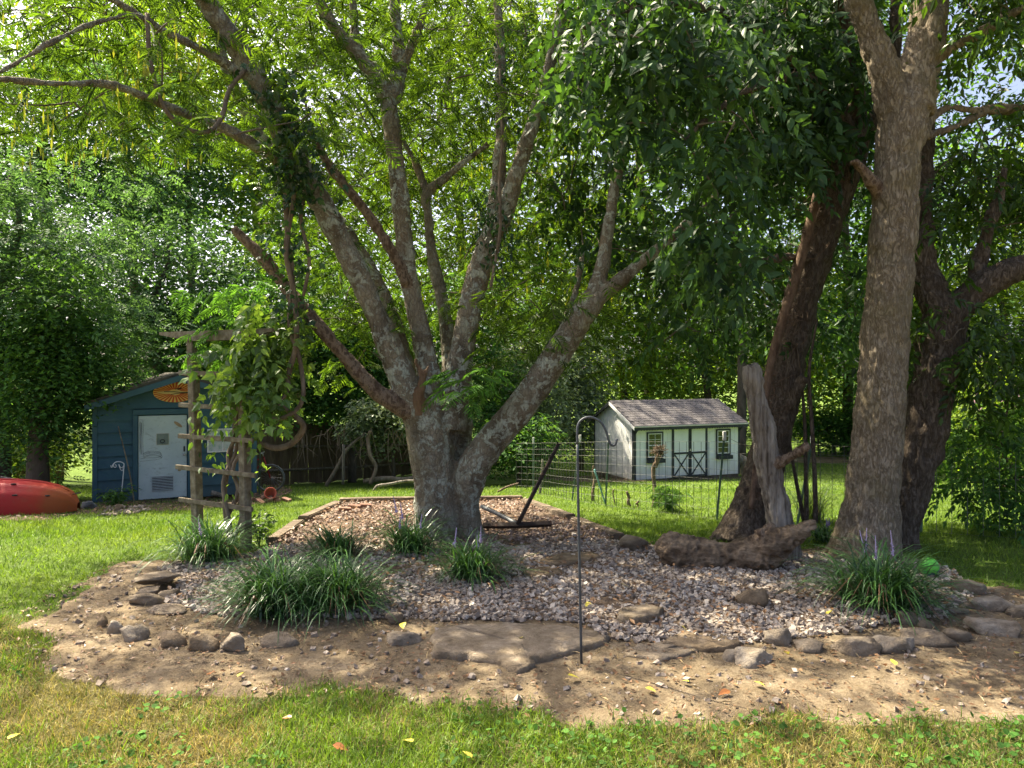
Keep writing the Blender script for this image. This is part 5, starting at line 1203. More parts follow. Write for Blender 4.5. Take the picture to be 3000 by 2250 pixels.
# double doors
tr('door_frame', d0 - .09, d0 - .002, .06, dzt + .07); tr('door_frame', d1 + .002, d1 + .09, .06, dzt + .07); tr('door_frame', d0, d1, dzt, dzt + .07)
zm = Wz(1310, 770)[1]
for a, b in ((d0, dmid - .004), (dmid + .004, d1)):
    D = part('door', cbox(b - a, .03, dzt - dzb, .003), M['white_wall'], ws, ((a + b) / 2, -.012, (dzb + dzt) / 2)); cxd, czd = (a + b) / 2, (dzb + dzt) / 2
    def db(name, x0, x1, z0, z1, y0=-.034, y1=-.0155): me, l = slab(x0 - cxd, x1 - cxd, y0, y1, z0 - czd, z1 - czd, .003); part(name, me, M['black_trim'], D, l)
    inner = b - .055 if a == d0 else a
    db('stile', inner, inner + .055, dzb, dzt); db('rail', a if a == d0 else a + .056, b - .056 if a == d0 else b, zm - .03, zm + .03); db('rail', a if a == d0 else a + .056, b - .056 if a == d0 else b, dzb, dzb + .05)
    x0, x1 = (a + .01, b - .065) if a == d0 else (a + .065, b - .01)
    for s in (-1, 1):
        L_ = math.hypot(x1 - x0, zm - .04 - dzb - .06); an = math.atan2(zm - .04 - dzb - .06, x1 - x0)
        part('cross_brace', cbox(L_, .012 if s > 0 else .008, .045, .002), M['black_trim'], D, ((x0 + x1) / 2 - cxd, -.022, (dzb + .06 + zm - .04) / 2 - czd), (0, -s * an, 0))
me, l = slab(dmid - .02, dmid + .03, -.05, -.036, Wz(1440, 740)[1] - .03, Wz(1440, 740)[1] + .04); part('latch', me, M['steel'], ws, l)
# windows with boxes
def window(zx0, zx1, zy0, zy1, cols, rows, flower):
    (x0, z1), (x1, z0) = Wz(zx0, zy0), Wz(zx1, zy1); wr_ = part('window', None, None, ws, ((x0 + x1) / 2, -.012, (z0 + z1) / 2)); w, h = x1 - x0, z1 - z0
    def pc(name, a, b, c, d, y0, y1, mat): me, l = slab(a, b, y0, y1, c, d, .002); part(name, me, M[mat], wr_, l)
    pc('pane_backing', -w / 2 + .03, w / 2 - .03, -h / 2 + .03, h / 2 - .03, -.006, -.001, 'black_trim')
    for q in ((-w / 2 - .035, -w / 2 + .012, -h / 2 - .03, h / 2 + .03), (w / 2 - .012, w / 2 + .035, -h / 2 - .03, h / 2 + .03)): pc('frame', *q, -.04, -.002, 'black_trim')
    for q in ((-w / 2 + .013, w / 2 - .013, h / 2 - .012, h / 2 + .03), (-w / 2 + .013, w / 2 - .013, -h / 2 - .03, -h / 2 + .012)): pc('frame', *q, -.04, -.002, 'black_trim')
    iw, ih = w / 2 - .014, h / 2 - .014
    for q in ((-iw, -iw + .03, -ih, ih), (iw - .03, iw, -ih, ih)): pc('sash', *q, -.034, -.003, 'sash_white')
    for z_ in (-ih + .015, 0, ih - .015): pc('sash', -iw + .031, iw - .031, z_ - .016, z_ + .016, -.034, -.003, 'sash_white')
    px_ = np.linspace(-iw + .03, iw - .03, cols + 1); 
    for x_ in px_[1:-1]:
        pc('muntin', x_ - .007, x_ + .007, -ih + .03, -.017, -.03, -.010, 'sash_white'); pc('muntin', x_ - .007, x_ + .007, .017, ih - .03, -.03, -.010, 'sash_white')
    for half in (0, 1):
        za, zb = (-ih + .031, -.016) if half == 0 else (.016, ih - .031); zz = np.linspace(za, zb, rows // 2 + 1)
        for z_ in zz[1:-1]: pc('muntin', -iw + .031, iw - .031, z_ - .007, z_ + .007, -.028, -.011, 'sash_white')
        for i_ in range(cols):
            for j_ in range(rows // 2): pc('pane', px_[i_] + .004, px_[i_ + 1] - .004, zz[j_] + .004, zz[j_ + 1] - .004, -.016, -.0105, 'glass')
    pc('window_box', -w / 2 - .03, w / 2 + .03, -h / 2 - .16, -h / 2 - .035, -.17, -.002, 'black_trim')
    return wr_
window(1095, 1212, 605, 800, 2, 4, 1); window(1655, 1757, 580, 770, 2, 4, 1)
# roof of single shingles
slope = math.atan2(wr - wh, WD / 2); oh = .27; rl = (WD / 2 + oh) / math.cos(slope)
for s in (0, 1):
    e = -oh if s == 0 else WD + oh; ez = wh - oh * math.tan(slope)
    me = prism([(WD / 2, wr), (e, ez), (e, ez + .03), (WD / 2, wr + .03)], -.16, WL + .16)
    for v in me.vertices: v.co.x, v.co.y = v.co.y, v.co.x
    bm = bmesh.new(); bm.from_mesh(me); bmesh.ops.recalc_face_normals(bm, faces=bm.faces); bm.to_mesh(me); bm.free()
    roof = part('roof', me, M['shingle'], ws)
    if s == 0:
        rows, cols = 11, 22; cw = (WL + .32) / cols; ch = rl / rows; rg = np.random.default_rng(31)
        sm = [cbox(cw - .012, ch + .03, .012, .002) for _ in range(1)]
        for i_ in range(rows):
            for j_ in range(cols + (i_ % 2)):
                x = -.16 + (j_ + .5 - .5 * (i_ % 2)) * cw
                if x < -.16 + cw * .4 or x > WL + .16 - cw * .4: continue
                q = (i_ + .5) * ch; yy = -oh + q * math.cos(slope); zz = ez + .030 + q * math.sin(slope) + .014
                part('shingle', sm[0], M['shingle'], roof, (x, yy - math.sin(slope) * .0, zz), (slope - .055 + rg.normal(0, .012), rg.normal(0, .006), rg.normal(0, .008)))
for s in (0, 1):                                                  # rake boards on the gable end
    e = -oh if s == 0 else WD + oh; ez = wh - oh * math.tan(slope)
    me = prism([(WD / 2, wr + .0), (e, ez), (e, ez - .09), (WD / 2, wr - .10)], .165, .185)
    for v in me.vertices: v.co.x, v.co.y = -v.co.y, v.co.x
    bm = bmesh.new(); bm.from_mesh(me); bmesh.ops.recalc_face_normals(bm, faces=bm.faces); bm.to_mesh(me); bm.free()
    part('rake_board', me, M['white_wall'] if s == 0 else M['black_trim'], ws)
me, l = slab(-.18, WL + .18, -oh - .02, -oh + .002, wh - oh * math.tan(slope) - .01, wh - oh * math.tan(slope) + .035); part('drip_edge', me, M['gutter'], ws, l)
n = 44; ez = wh - oh * math.tan(slope) - .012; pts = [(-.16, ez)]
for k in range(n):
    for t_ in np.linspace(0, math.pi, 5)[:-1]: pts.append((-.16 + (WL + .32) * (k + (1 - math.cos(t_)) / 2) / n, ez - .07 - .03 * math.sin(t_)))
pts += [(WL + .16, ez - .07), (WL + .16, ez)]
part('scalloped_trim', prism(pts[::-1], -oh + .0, -oh + .014), M['black_trim'], ws)
me, l = slab(-.10, .0, 0, 0, 0, 0) if False else (None, None)
for x in (-.012, WL - .03):
    me = prism([(0, wh - .40), (.03, wh - .37), (-oh + .06, wh - oh * math.tan(slope) - .02), (-oh + .02, wh - oh * math.tan(slope) - .02)], x, x + .03)
    for v in me.vertices: v.co.x, v.co.y = v.co.y, v.co.x - .034
    bm = bmesh.new(); bm.from_mesh(me); bmesh.ops.recalc_face_normals(bm, faces=bm.faces); bm.to_mesh(me); bm.free()
    part('bracket', me, M['black_trim'], ws)
# bare soil round the shed foot
WP = [(WA[0] + wdir[0] * a - wdir[1] * b, WA[1] + wdir[1] * a + wdir[0] * b) for a, b in ((-1.6, -.5), (WL + .5, -.45), (WL + .5, WD + .4), (-2.6, WD + .4))]
o = sheet('shed_soil', WP, lambda x, y: ground(x, y) + .016, .12, M['soil']); tag(o, 'dark soil round the foot of the white shed', kind='structure')

# ------------------------------------------------------------------ wire fence on the right
fpts = [G(1115, 1064), G(1150, 1066), G(1236, 1082), G(1308, 1094), G(1548, 1124), G(1722, 1132), G(1990, 1152), G(2230, 1168), G(2500, 1190)]
fence = thing('wire_fence', fpts[3], 'sagging welded wire fence on steel posts in front of the white shed lawn', 'fence')
A = Acc(); off = np.array(fence.location); FH = 1.16
def wire(a, b, r_=.0026): A.add(*tube(np.array([[*a, r_], [*b, r_]]), 3, 1, False))
for k in range(len(fpts) - 1):
    a, b = np.array(fpts[k]), np.array(fpts[k + 1]); L_ = np.linalg.norm(b - a); m = max(2, int(L_ / .155)); rr = .0045 if k < 3 else .0036
    tt = np.linspace(0, 1, m + 1); base = a * (1 - tt[:, None]) + b * tt[:, None]; base[:, 2] = ground(base[:, 0], base[:, 1]) + .02
    sag = .05 * np.sin(tt * math.pi) * (k > 3)
    for i_ in range(m): wire(base[i_], base[i_] + [0, 0, FH - sag[i_]], rr * 1.15)
    for h_ in (.0, .15, .30, .45, .60, .75, .90, 1.02, 1.16):
        for i_ in range(m): wire(base[i_] + [0, 0, h_ * (FH - sag[i_]) / 1.16], base[i_ + 1] + [0, 0, h_ * (FH - sag[i_ + 1]) / 1.16], rr * .5)
V, F = A.get(); o = obj('wire_mesh', mesh('wire_mesh', V - off, F), M['wire'], fence); tag(o, kind='stuff')
for px, py, lean_, h_ in ((1152, 1066, .0, 1.3), (1236, 1082, .16, 1.32), (1308, 1094, .06, 1.30), (1548, 1124, .12, 1.32), (1722, 1134, .22, 1.25), (1990, 1152, .02, 1.28)):
    b = G(px, py); tpost('', b, b + [lean_, 0, h_], True, 'post_green', parent=fence)
def stake(px, py, top, r_, label, mat='dead', name='wooden_stake', seed=0):
    b = G(px, py); t_ = U(top[0], top[1], b[1]); rg = np.random.default_rng(seed)
    P = [[*b, r_ / F_ * b[1]]]
    for f in (.3, .6, .85): P.append([*(b * (1 - f) + t_ * f + rg.normal(0, .015, 3) * [1, .5, 0]), r_ / F_ * b[1] * rg.uniform(.75, 1.1)])
    P.append([*t_, r_ * .5 / F_ * b[1]])
    V, F = tube(np.array(P), 10, 6); V = V + .006 * fbm(V * 25, 2, seed)[:, None]
    o = obj(name, mesh(name, V - b, F, True), M[mat]); o.location = b; return tag(o, label, 'stake')
stake(1166, 1068, (1172, 992), 3.2, 'pale squared stake at the left end of the wire fence', 'snag', seed=1)
stake(1280, 1082, (1282, 1006), 3.6, 'twisted brown cedar stake under the shepherd hook', seed=2)
stake(1412, 1096, (1414, 1000), 5.0, 'thick cedar stake topped by a shaggy root ball', seed=3)
stake(1328, 1090, (1327, 1056), 1.8, 'short thin stake right of the teal pole', seed=4)
stake(1360, 1094, (1354, 1062), 4.2, 'short splintered stump by the wire fence', seed=5)
stake(1376, 1096, (1378, 1082), 2.2, 'tiny stub of wood beside the splintered stump', seed=6)
b = G(1309, 1092); tube_thing('teal_pole', 'teal pole leaning against the twisted cedar stake', 'pole', [[*b, .016], [*U(1284, 1014, b[1] - .1), .016]], M['teal'], world=True)
# shaggy root ball
rg = np.random.default_rng(44); c = U(1424, 976, G(1412, 1096)[1]); A = Acc()
for k in range(170):
    D = norm(rg.normal(0, 1, 3) + [0, 0, .35]); p = c + D * .02; A.add(*tube(np.array([[*p, .006], [*(p + D * .06 + rg.normal(0, .015, 3)), .005], [*(p + D * .11 + rg.normal(0, .03, 3)), .002]]), 4, 2, False))
A.add(*tube(np.array([[*(U(1416, 1010, c[1])), .03], [*(U(1421, 990, c[1])), .05], [*c, .06]]), 8, 3))
rb = thing('root_ball', c, 'shaggy pale root ball stuck on the thick cedar stake', 'root'); build('roots', A, M['dead'], rb, kind='stuff')
# small plant by the thick stake, reeds, saplings
def stem_plant(name, label, px, py, h, w, n, per, tm, size, mat, seed, cat='plant'):
    rg = np.random.default_rng(seed); b = G(px, py); root = thing(name, b, label, cat); st = Acc(); C = []
    for k in range(n):
        D = np.array([rg.normal(0, w), rg.normal(0, w), h * rg.uniform(.6, 1)]); P = np.array([[*b, .006], [*(b + D * [.4, .4, .55]), .005], [*(b + D), .003]])
        st.add(*tube(P, 5, 4, False)); C += [*(catmull(P, 5)[3:, :3])]
    build('stems', st, M['lf_bush'], root, kind='stuff')
    build('foliage', cluster_leaves(np.array(C), per, .07, tm, size[0], size[1], rg, (-.6, .3), .4, .1, .8, .6), M[mat], root); return root
stem_plant('fern_bush', 'small feathery green bush at the foot of the thick cedar stake', 1446, 1106, .50, .11, 7, 2, FROND, (.12, .20), 'lf_bush', 51)
stem_plant('pot_weed', 'leafy weed sprouting beside the right trellis post', 560, 1180, .42, .14, 6, 4, OVATE, (.05, .09), 'lf_oak', 52)
stem_plant('shed_weed', 'low weed growing against the blue siding by the white hook', 250, 1092, .32, .18, 8, 4, LEAF, (.06, .12), 'lf_bush', 53)
def blade_clump(name, label, cat, base, n, h, spread, w, mat, seed, flowers=0, elev=(24, 80), parts=True):
    rg = np.random.default_rng(seed); root = thing(name, base, label, cat); A = Acc(); b = np.array(base)
    for k in range(n):
        az = rg.uniform(0, 6.283); L_ = h * rg.uniform(.62, 1.25); pass
        p = b + [rg.normal(0, spread * .26), rg.normal(0, spread * .26), 0]
        out = np.array([math.cos(az), math.sin(az), 0]); sd_ = np.array([-out[1], out[0], 0]); q = p.copy(); m = 7; V = []; ang = math.radians(rg.uniform(*elev)); bend = ang + math.radians(rg.uniform(30, 95))
        for j in range(m + 1):
            ww = w * (1 - (j / m) ** 2.2) * rg.uniform(.9, 1.1) + .0006; V += [q - sd_ * ww / 2, q + sd_ * ww / 2]
            q = q + (out * math.cos(ang) + np.array([0, 0, 1]) * math.sin(ang)) * L_ / m; ang -= bend * 2 * (j + 1) / (m * (m + 1))
            if q[2] < b[2] + .004: q[2] = b[2] + .004
        A.add(np.array(V), np.array([[2 * j, 2 * j + 1, 2 * j + 3, 2 * j + 2] for j in range(m)]))
    build('blades', A, M[mat], root, kind='stuff'); B_ = Acc()
    for k in range(n // 26):
        az = rg.uniform(0, 6.283); o_ = np.array([math.cos(az), math.sin(az), 0]); sd_ = np.array([-o_[1], o_[0], 0]); p = b + o_ * spread * rg.uniform(.1, .4); q = p + o_ * h * rg.uniform(.4, .8) + [0, 0, rg.uniform(.02, .12)]; m_ = (p + q) / 2 + [0, 0, h * .3]
        w2 = w * .3; B_.add(np.array([p - sd_ * w2, p + sd_ * w2, m_ + sd_ * w2, m_ - sd_ * w2, q]), [np.array([[0, 1, 2, 3]]), np.array([[3, 2, 4]])])
    build('dry_blades', B_, M['litter'], root, kind='stuff')
    for k in range(flowers):
        p = b + [rg.normal(0, spread * .4), rg.normal(0, spread * .3) - .05, 0]; D = np.array([rg.normal(0, .12), rg.normal(0, .12), 1]); hh = h * rg.uniform(.7, .98); A = Acc()
        tip = p + D * hh; f0 = p + D * hh * .68
        S_ = Acc(); S_.add(*tube(np.array([[*p, .003], [*f0, .003]]), 4, 2, False))
        for j in range(60):
            f = rg.random(); c = f0 * (1 - f) + tip * f; dd = norm(rg.normal(0, 1, 3)); A.add(*scatter(LEAFW[0], LEAFW[1], c[None], frames(dd[None], rg.normal(0, 1, (1, 3))), np.array([.022 * (1.25 - f)])))
        A.add(*tube(np.array([[*f0, .006], [*tip, .003]]), 5, 2))
        fo = build('flower_spike', A, M['lf_flower'], root); build('stalk', S_, M['lf_lily'], root)
    return root
def lily(px, py, wpx, hpx, n, label, seed, fl): 
    p = Gb(px, py); d = p[1]; blade_clump('liriope', label, 'plant', p + [0, .12, -.01], n, hpx / F_ * d * 1.25, wpx / F_ * d * .42, .016, 'lf_lily', seed, fl)
lily(440, 1214, 195, 112, 430, 'dark grassy liriope clump at the foot of the trellis posts', 61, 1)
lily(590, 1328, 240, 140, 620, 'big front liriope clump on the left of the joined pair', 62, 0)
lily(722, 1320, 220, 132, 560, 'big front liriope clump on the right of the joined pair', 63, 0)
lily(722, 1207, 135, 88, 230, 'smaller liriope clump midway between trellis and tree', 64, 0)
lily(885, 1198, 155, 98, 300, 'liriope clump with purple spikes left of the tree trunk', 65, 4)
lily(1020, 1254, 170, 105, 330, 'liriope clump with purple spikes in front of the trunk', 66, 3)
lily(1918, 1316, 255, 155, 600, 'large arching liriope clump in front of the oak', 67, 4)
lily(1786, 1172, 70, 52, 110, 'small shaded liriope clump between snag and oak', 68, 2)
b = G(1752, 1128); blade_clump('ornamental_grass', 'fine arching ornamental grass clump by the fence behind the snag', 'plant', b, 330, .85, .28, .008, 'lf_reed', 71, 0, (55, 88))
for k, (rows, lab) in enumerate([([(1738, 1128, 5, 9.4), (1720, 1040, 4, 9.4), (1702, 930, 3, 9.4), (1696, 880, 2.4, 9.4)], 'leftmost thin dark sapling stem between snag and oak'),
        ([(1742, 1130, 5.5, 9.35), (1741, 1040, 4.5, 9.35), (1739, 930, 4, 9.35), (1732, 830, 3.2, 9.35), (1722, 740, 2.4, 9.35)], 'middle thin dark sapling stem between snag and oak'),
        ([(1762, 1130, 6, 9.3), (1760, 1030, 5, 9.3), (1753, 900, 4.4, 9.3), (1748, 800, 3.6, 9.3), (1765, 690, 2.6, 9.3)], 'rightmost thin dark sapling stem between snag and oak')]):
    tube_thing('sapling', lab, 'sapling', rows, M['dark_bark'], group='thin saplings by the snag')

# ------------------------------------------------------------------ plank fence, its sticks and dead branches
PF = [G(548, 1052), G(930, 1022)]
a, b = np.array(PF[0]), np.array(PF[1]); L_ = float(np.linalg.norm((b - a)[:2])); fd = (b - a) / L_; fa = math.atan2(fd[1], fd[0])
pf = thing('plank_fence', a, 'old dark wooden plank fence under the hanging foliage', 'fence', rotz=fa)
rg = np.random.default_rng(81); m = int(L_ / .15); pm = [cbox(.142, .022, 1.75, .003) for _ in range(3)]
def gl(u): return float(ground(a[0] + fd[0] * u, a[1] + fd[1] * u)) - a[2]
for k in range(m):
    u = (k + .5) * .15; part('plank', pm[k % 3], M['fence_wood'], pf, (u, rg.normal(0, .004), gl(u) + .90 + rg.normal(0, .03)), (0, rg.normal(0, .008), 0))
for z_ in (.38, 1.05):
    for k in range(4):
        u0, u1 = L_ * k / 4, L_ * (k + 1) / 4; P = np.array([[u0, -.035, gl(u0) + z_ + .05, .04], [u1, -.035, gl(u1) + z_ + .05, .04]])
        V, F = tube(P, 4, 2); part('rail', mesh('rail', V, F), M['grey_wood'], pf)
for u in np.linspace(.3, L_ - .3, 4):
    me, l = slab(u - .05, u + .05, .02, .12, gl(u) - .1, gl(u) + 1.85); part('fence_post', me, M['fence_wood'], pf, l)
def dead(name, label, rows, mat='dead', cat='branch'): return tube_thing(name, label, cat, rows, M[mat])
dead('leaning_pole', 'thin grey pole leaning across the plank fence', [(704, 1050, 4, 19.2), (728, 1010, 4, 19.4), (750, 970, 4, 19.6), (790, 935, 3, 19.8)], 'twig', 'pole')
dead('crooked_branch', 'crooked bare branch standing against the plank fence', [(800, 1046, 4, 19.4), (812, 1010, 4, 19.5), (800, 985, 4.5, 19.5), (795, 950, 4, 19.6), (800, 930, 3.5, 19.6)], 'vine')
tube_thing('grey_stake', 'straight grey stake in front of the plank fence', 'stake', [(741, 1046, 3, 19.4), (742, 960, 3, 19.4)], M['snag'])
dead('fence_log', 'long grey log lying along the foot of the plank fence', [(785, 1040, 5, 19.6), (830, 1034, 6, 19.6), (870, 1036, 5, 19.6), (905, 1030, 4, 19.8)], 'grey_wood', 'log')
dead('fallen_branch', 'pale barkless branch lying on the sunlit lawn left of the trunk', [(806, 1060, 1.6, 16.6), (816, 1050, 3.4, 16.6), (840, 1046, 3.2, 16.6), (880, 1039, 3.0, 16.7), (930, 1040, 2.5, 16.8)], 'snag')
dead('brush_branch', 'bare branch lying by the left end of the wire fence', [(1075, 1062, 2, 16.5), (1095, 1052, 2.4, 16.6), (1120, 1044, 2, 16.8)], 'dead')
A = Acc(); rg = np.random.default_rng(83)
for k in range(46):
    px = rg.uniform(640, 900); P0 = U(px, rg.uniform(920, 945), 19.7); q = P0 + [rg.normal(0, .25), rg.normal(0, .1), -rg.uniform(.3, 1.1)]
    A.add(*tube(np.array([[*P0, .012], [*(P0 * .5 + q * .5 + rg.normal(0, .08, 3)), .009], [*q, .004]]), 4, 3, False))
hb = thing('hanging_twigs', U(770, 935, 19.7), 'bare vine twigs dangling in front of the plank fence', 'twigs'); build('stems', A, M['vine'], hb, kind='stuff')

# ------------------------------------------------------------------ timber edging, brick edging in the bed, steel stand
tb_ = thing('timber_edging', G(930, 1088), 'square landscape timbers edging the bed round the mimosa', 'edging')
def timber(p, q, s=.16, hgt=.17, z=0.0, mat='timber', seed=0):
    p, q = np.array(p), np.array(q); L_ = float(np.linalg.norm(q - p)); c = (p + q) / 2; d_ = (q - p) / L_
    me = cbox(L_, s, hgt, .014, 2); bm = bmesh.new(); bm.from_mesh(me); bmesh.ops.subdivide_edges(bm, edges=[e for e in bm.edges if e.calc_length() > .5], cuts=14); bm.to_mesh(me); bm.free()
    for v in me.vertices:
        n_ = fbm(np.array([[v.co.x * 2.5 + seed, v.co.y * 9, v.co.z * 9]]), 2, seed)[0]; v.co.z += .012 * n_; v.co.y += .010 * n_
    o = obj('timber', me, M[mat], tb_); o.location = c - parent_loc(tb_) + [0, 0, hgt / 2 - .03 + z]; o.rotation_euler = (0, -math.asin(d_[2]), math.atan2(d_[1], d_[0])); return o
c1_, c2_ = G(733, 1092), G(1128, 1086); timber(c1_, c2_, seed=1); 
m1 = G(655, 1132); m0 = G(588, 1178); timber(G(730, 1096), m1, seed=2, hgt=.15); timber(m1 + [-.03, -.12, 0], m0, seed=3, hgt=.12)
timber(G(716, 1104) + [.14, -.05, 0], G(676, 1128) + [.14, -.05, 0], s=.12, hgt=.10, z=.0, seed=4)
m2 = G(1232, 1128); m3 = G(1338, 1170); timber(G(1133, 1090), m2, seed=5, hgt=.15); timber(m2 + [.06, -.1, 0], m3, seed=6, hgt=.13)
timber(c1_ + [.4, -.24, 0], c1_ + [1.1, -.24, 0], s=.1, hgt=.05, z=-.0, seed=7); timber(c2_ + [-1.0, -.20, 0], c2_ + [-.1, -.20, 0], s=.09, hgt=.06, seed=8)
for k, (px, py, lab) in enumerate([(766, 1098, 'leftmost red brick inside the timber edging'), (790, 1096, 'second red brick along the back timber edging'), (745, 1104, 'red brick at the back left corner of the tree bed')]):
    p = G(px, py, .06); o = obj('edging_brick', bm_, M['brick'], None, (p[0], p[1], p[2] + .03), (.1, .1, .2 * k)); tag(o, lab, 'brick')
sp = G(1118, 1133, .15); stn = thing('steel_stand', sp, 'rusty steel T stand with two bars lying in the tree bed', 'stand')
def bar(name, rows, r_, mat='rust', sides=8):
    P = np.array(rows); V, F = tube(P, sides, 3); obj(name, mesh(name, V - np.array(stn.location), F, sides > 4), M[mat], stn)
d_ = sp[1]
bar('upright', [[*sp, .030], [*U(1160, 1050, d_ + .1), .029], [*U(1207, 958, d_ + .2), .028]], .03)
bar('brace', [[*sp, .032], [*U(1080, 1112, d_ + .35), .030], [*U(1040, 1094, d_ + .7), .030]], .03, 'metal_dark')
bar('foot_bar', [[*(U(1043, 1135, d_ + .02)), .04], [*(sp + [0, 0, -.01]), .04], [*(U(1191, 1131, d_ + .05)), .04]], .03, 'rust', 4)

# ------------------------------------------------------------------ shepherd hook in front
hb_ = G(1256, 1434, .012); d_ = hb_[1]
hook = thing('shepherd_hook', hb_, 'tall dark steel shepherd hook standing at the edge of the stone slab', 'hook')
R5 = 3.0 / F_ * d_
Pp = [[*U(1256, 1436, d_), R5], [*U(1252.5, 1250, d_), R5 * .98], [*U(1249, 1080, d_), R5 * .95], [*U(1247.3, 960, d_), R5 * .9]]
V, F = tube(np.array(Pp), 8, 4); obj('pole', mesh('pole', V - hb_, F, True), M['metal_dark'], hook)
Ph = [(1247.3, 960), (1247.5, 923.6), (1255.6, 907.6), (1271.5, 901), (1287.5, 905), (1301, 915.7), (1310, 934), (1315.5, 953), (1322, 962), (1329, 960), (1333, 947.7)]
V, F = tube(np.array([[*U(*p, d_), R5 * .88] for p in Ph]), 8, 5); obj('crook', mesh('crook', V - hb_, F, True), M['metal_dark'], hook)
q = U(1255, 1418, d_)
#np.array([[*(q + [-.0, 0, 0]), R5 * .9], [*(q + [.14, .05, .03]), R5 * .9], [*(q + [.15, .05, -.05]), R5 * .8]]), 6, 3); obj('foot_prong', mesh('foot_prong', V - hb_, F, True), M['metal_dark'], hook)

# ------------------------------------------------------------------ trellis with its vine
TA = U(431, 1169, 9.05); TA[2] = ground(TA[0], TA[1]); TB = np.array(G(533, 1186))
trl = thing('trellis', (TA + TB) / 2, 'weathered wooden trellis of two posts with cross slats', 'trellis'); tl = np.array(trl.location)
tv = (TB - TA) * [1, 1, 0]; tL = float(np.linalg.norm(tv)); td = tv / tL; ta = math.atan2(td[1], td[0])
for nm, p, lean_ in (('post', TA, .10), ('post', TB, .05)):
    h_ = CAM_H - (733 - HZ) / F_ * p[1] - p[2]
    o = part(nm, cbox(.105, .105, h_ + .1, .008, 2), M['grey_wood'], trl, tuple(p - tl + [-lean_ * .5, 0, h_ / 2 - .05]), (0, -lean_ / h_, ta + .0))
side = np.array([td[1], -td[0], 0])                               # towards the camera
if side[1] > 0: side = -side
for yl in (802, 872, 938, 1007, 1077):
    z0 = CAM_H - (yl - HZ) / F_ * TA[1]; rg = np.random.default_rng(int(yl))
    u0, u1 = -.30 + rg.uniform(-.03, .03), tL + .20 + rg.uniform(-.03, .03)
    z1 = z0 - .02; c = TA + td * (u0 + u1) / 2 + side * .075; c[2] = z0 - .03
    part('slat', cbox(u1 - u0, .03, .055, .005, 2), M['grey_wood'], trl, tuple(c - tl), (rg.normal(0, .03), .012 + rg.normal(0, .008), ta))
zb = CAM_H - (722 - HZ) / F_ * TA[1]
for s_, dz_ in ((.08, 0), (-.08, .0)):
    u0, u1 = -.60, tL + .50; me = prism([(0, .0), (.55, -.085), (u1 - u0 - .55, -.085), (u1 - u0, .0), (u1 - u0, .035), (0, .035)], -.02, .02)
    o = part('beam', me, M['grey_wood'], trl, tuple(TA + td * u0 + side * s_ + [0, 0, zb - TA[2]] - tl), (0, 0, ta))
vn = thing('trellis_vine', (TA * .3 + TB * .7), 'lush green vine with twisted stems climbing the trellis', 'vine')
rg = np.random.default_rng(91); tm_ = TA * .3 + TB * .7
def on_tr(f, z, s_): p = TA + tv * f + side * s_; return np.array([p[0], p[1], z])
for f0, pts in ((.65, [(.62, -.05), (.75, .35), (.60, .8), (.72, 1.2), (.85, 1.7), (.7, 2.2)]), (.8, [(.86, -.05), (.68, .3), (.78, .7), (.62, 1.1), (.8, 1.5), (.9, 2.1)]), (.75, [(.70, -.05), (.92, .5), (.72, .95), (.88, 1.3), (.75, 1.8)]), (.5, [(.55, -.05), (.66, .5), (.55, .9), (.7, 1.4), (.62, 1.9)])):
    P = np.array([[*(on_tr(f, TA[2] + z, rg.uniform(-.12, .10))), .030 * (1 - .22 * z)] for f, z in pts]); V, F = tube(P, 8, 6); obj('stem', mesh('stem', V - np.array(vn.location), F, True), M['vine'], vn)
cen = []
for k in range(105):
    px, py = rg.normal(548, 34), rg.uniform(690, 860); 
    if px < 490: px = 492 + rg.uniform(0, 60)
    cen.append(U(min(px, 640 - max(0, py - 760) * .45), py, rg.uniform(8.2, 9.3)))
for k in range(22): cen.append(U(rg.uniform(560, 650), rg.uniform(640, 780), rg.uniform(8.4, 9.2)))
for k in range(20): cen.append(U(rg.uniform(430, 560), rg.uniform(900, 1060), rg.uniform(8.4, 9.4)))
cen = np.array(cen); pc_ = np.concatenate([np.full(127, True), np.full(20, False)])
build('foliage', Acc().add(*cluster_leaves(cen[pc_], 2, .14, [spray(8, 11, .8, LOBED, .34), spray(7, 12, .5, OVATE, .40), spray(8, 13, 1.1, LOBED, .36)], .26, .40, rg, (-.9, .2), .5, .2, .9, .6).get()).add(*cluster_leaves(cen[~pc_], 5, .10, OVATE, .07, .11, rg, (-1.1, .0), .55, .35, .9).get()), M['lf_vine'], vn)

# ------------------------------------------------------------------ edging stones, slabs and boulders
R_ = rock
R_('flat_stone', 'topmost long flat stone of the little stack left of the gravel', 322, 1278, 105, 20, M['stone'], 1, flat=True, cat='stone', lift=.05)
R_('flat_stone', 'wide flat stone behind the little stack left of the gravel', 322, 1262, 78, 18, M['stone'], 2, flat=True, cat='stone')
R_('flat_stone', 'small grey stone low in the little stack left of the gravel', 310, 1290, 62, 16, M['stone'], 3, flat=True, cat='stone')
R_('flat_stone', 'dark squared stone at the right end of the little stack', 360, 1296, 54, 16, M['stone'], 4, flat=True, cat='stone')
R_('flat_stone', 'half buried stone below the little stack left of the gravel', 295, 1310, 90, 22, M['stone'], 5, flat=True, cat='stone')
R_('flat_stone', 'long low stone edging the gravel below the little stack', 345, 1332, 115, 16, M['stone'], 6, flat=True, cat='stone', sink=.4)
R_('edge_rock', 'small upright pale rock at the left tip of the dirt', 214, 1356, 30, 26, M['brown_stone'], 7, rough=1.2, sink=.45)
R_('edge_rock', 'pale rock next to the upright one at the left tip', 243, 1370, 44, 34, M['pale_stone'], 8, sink=.5)
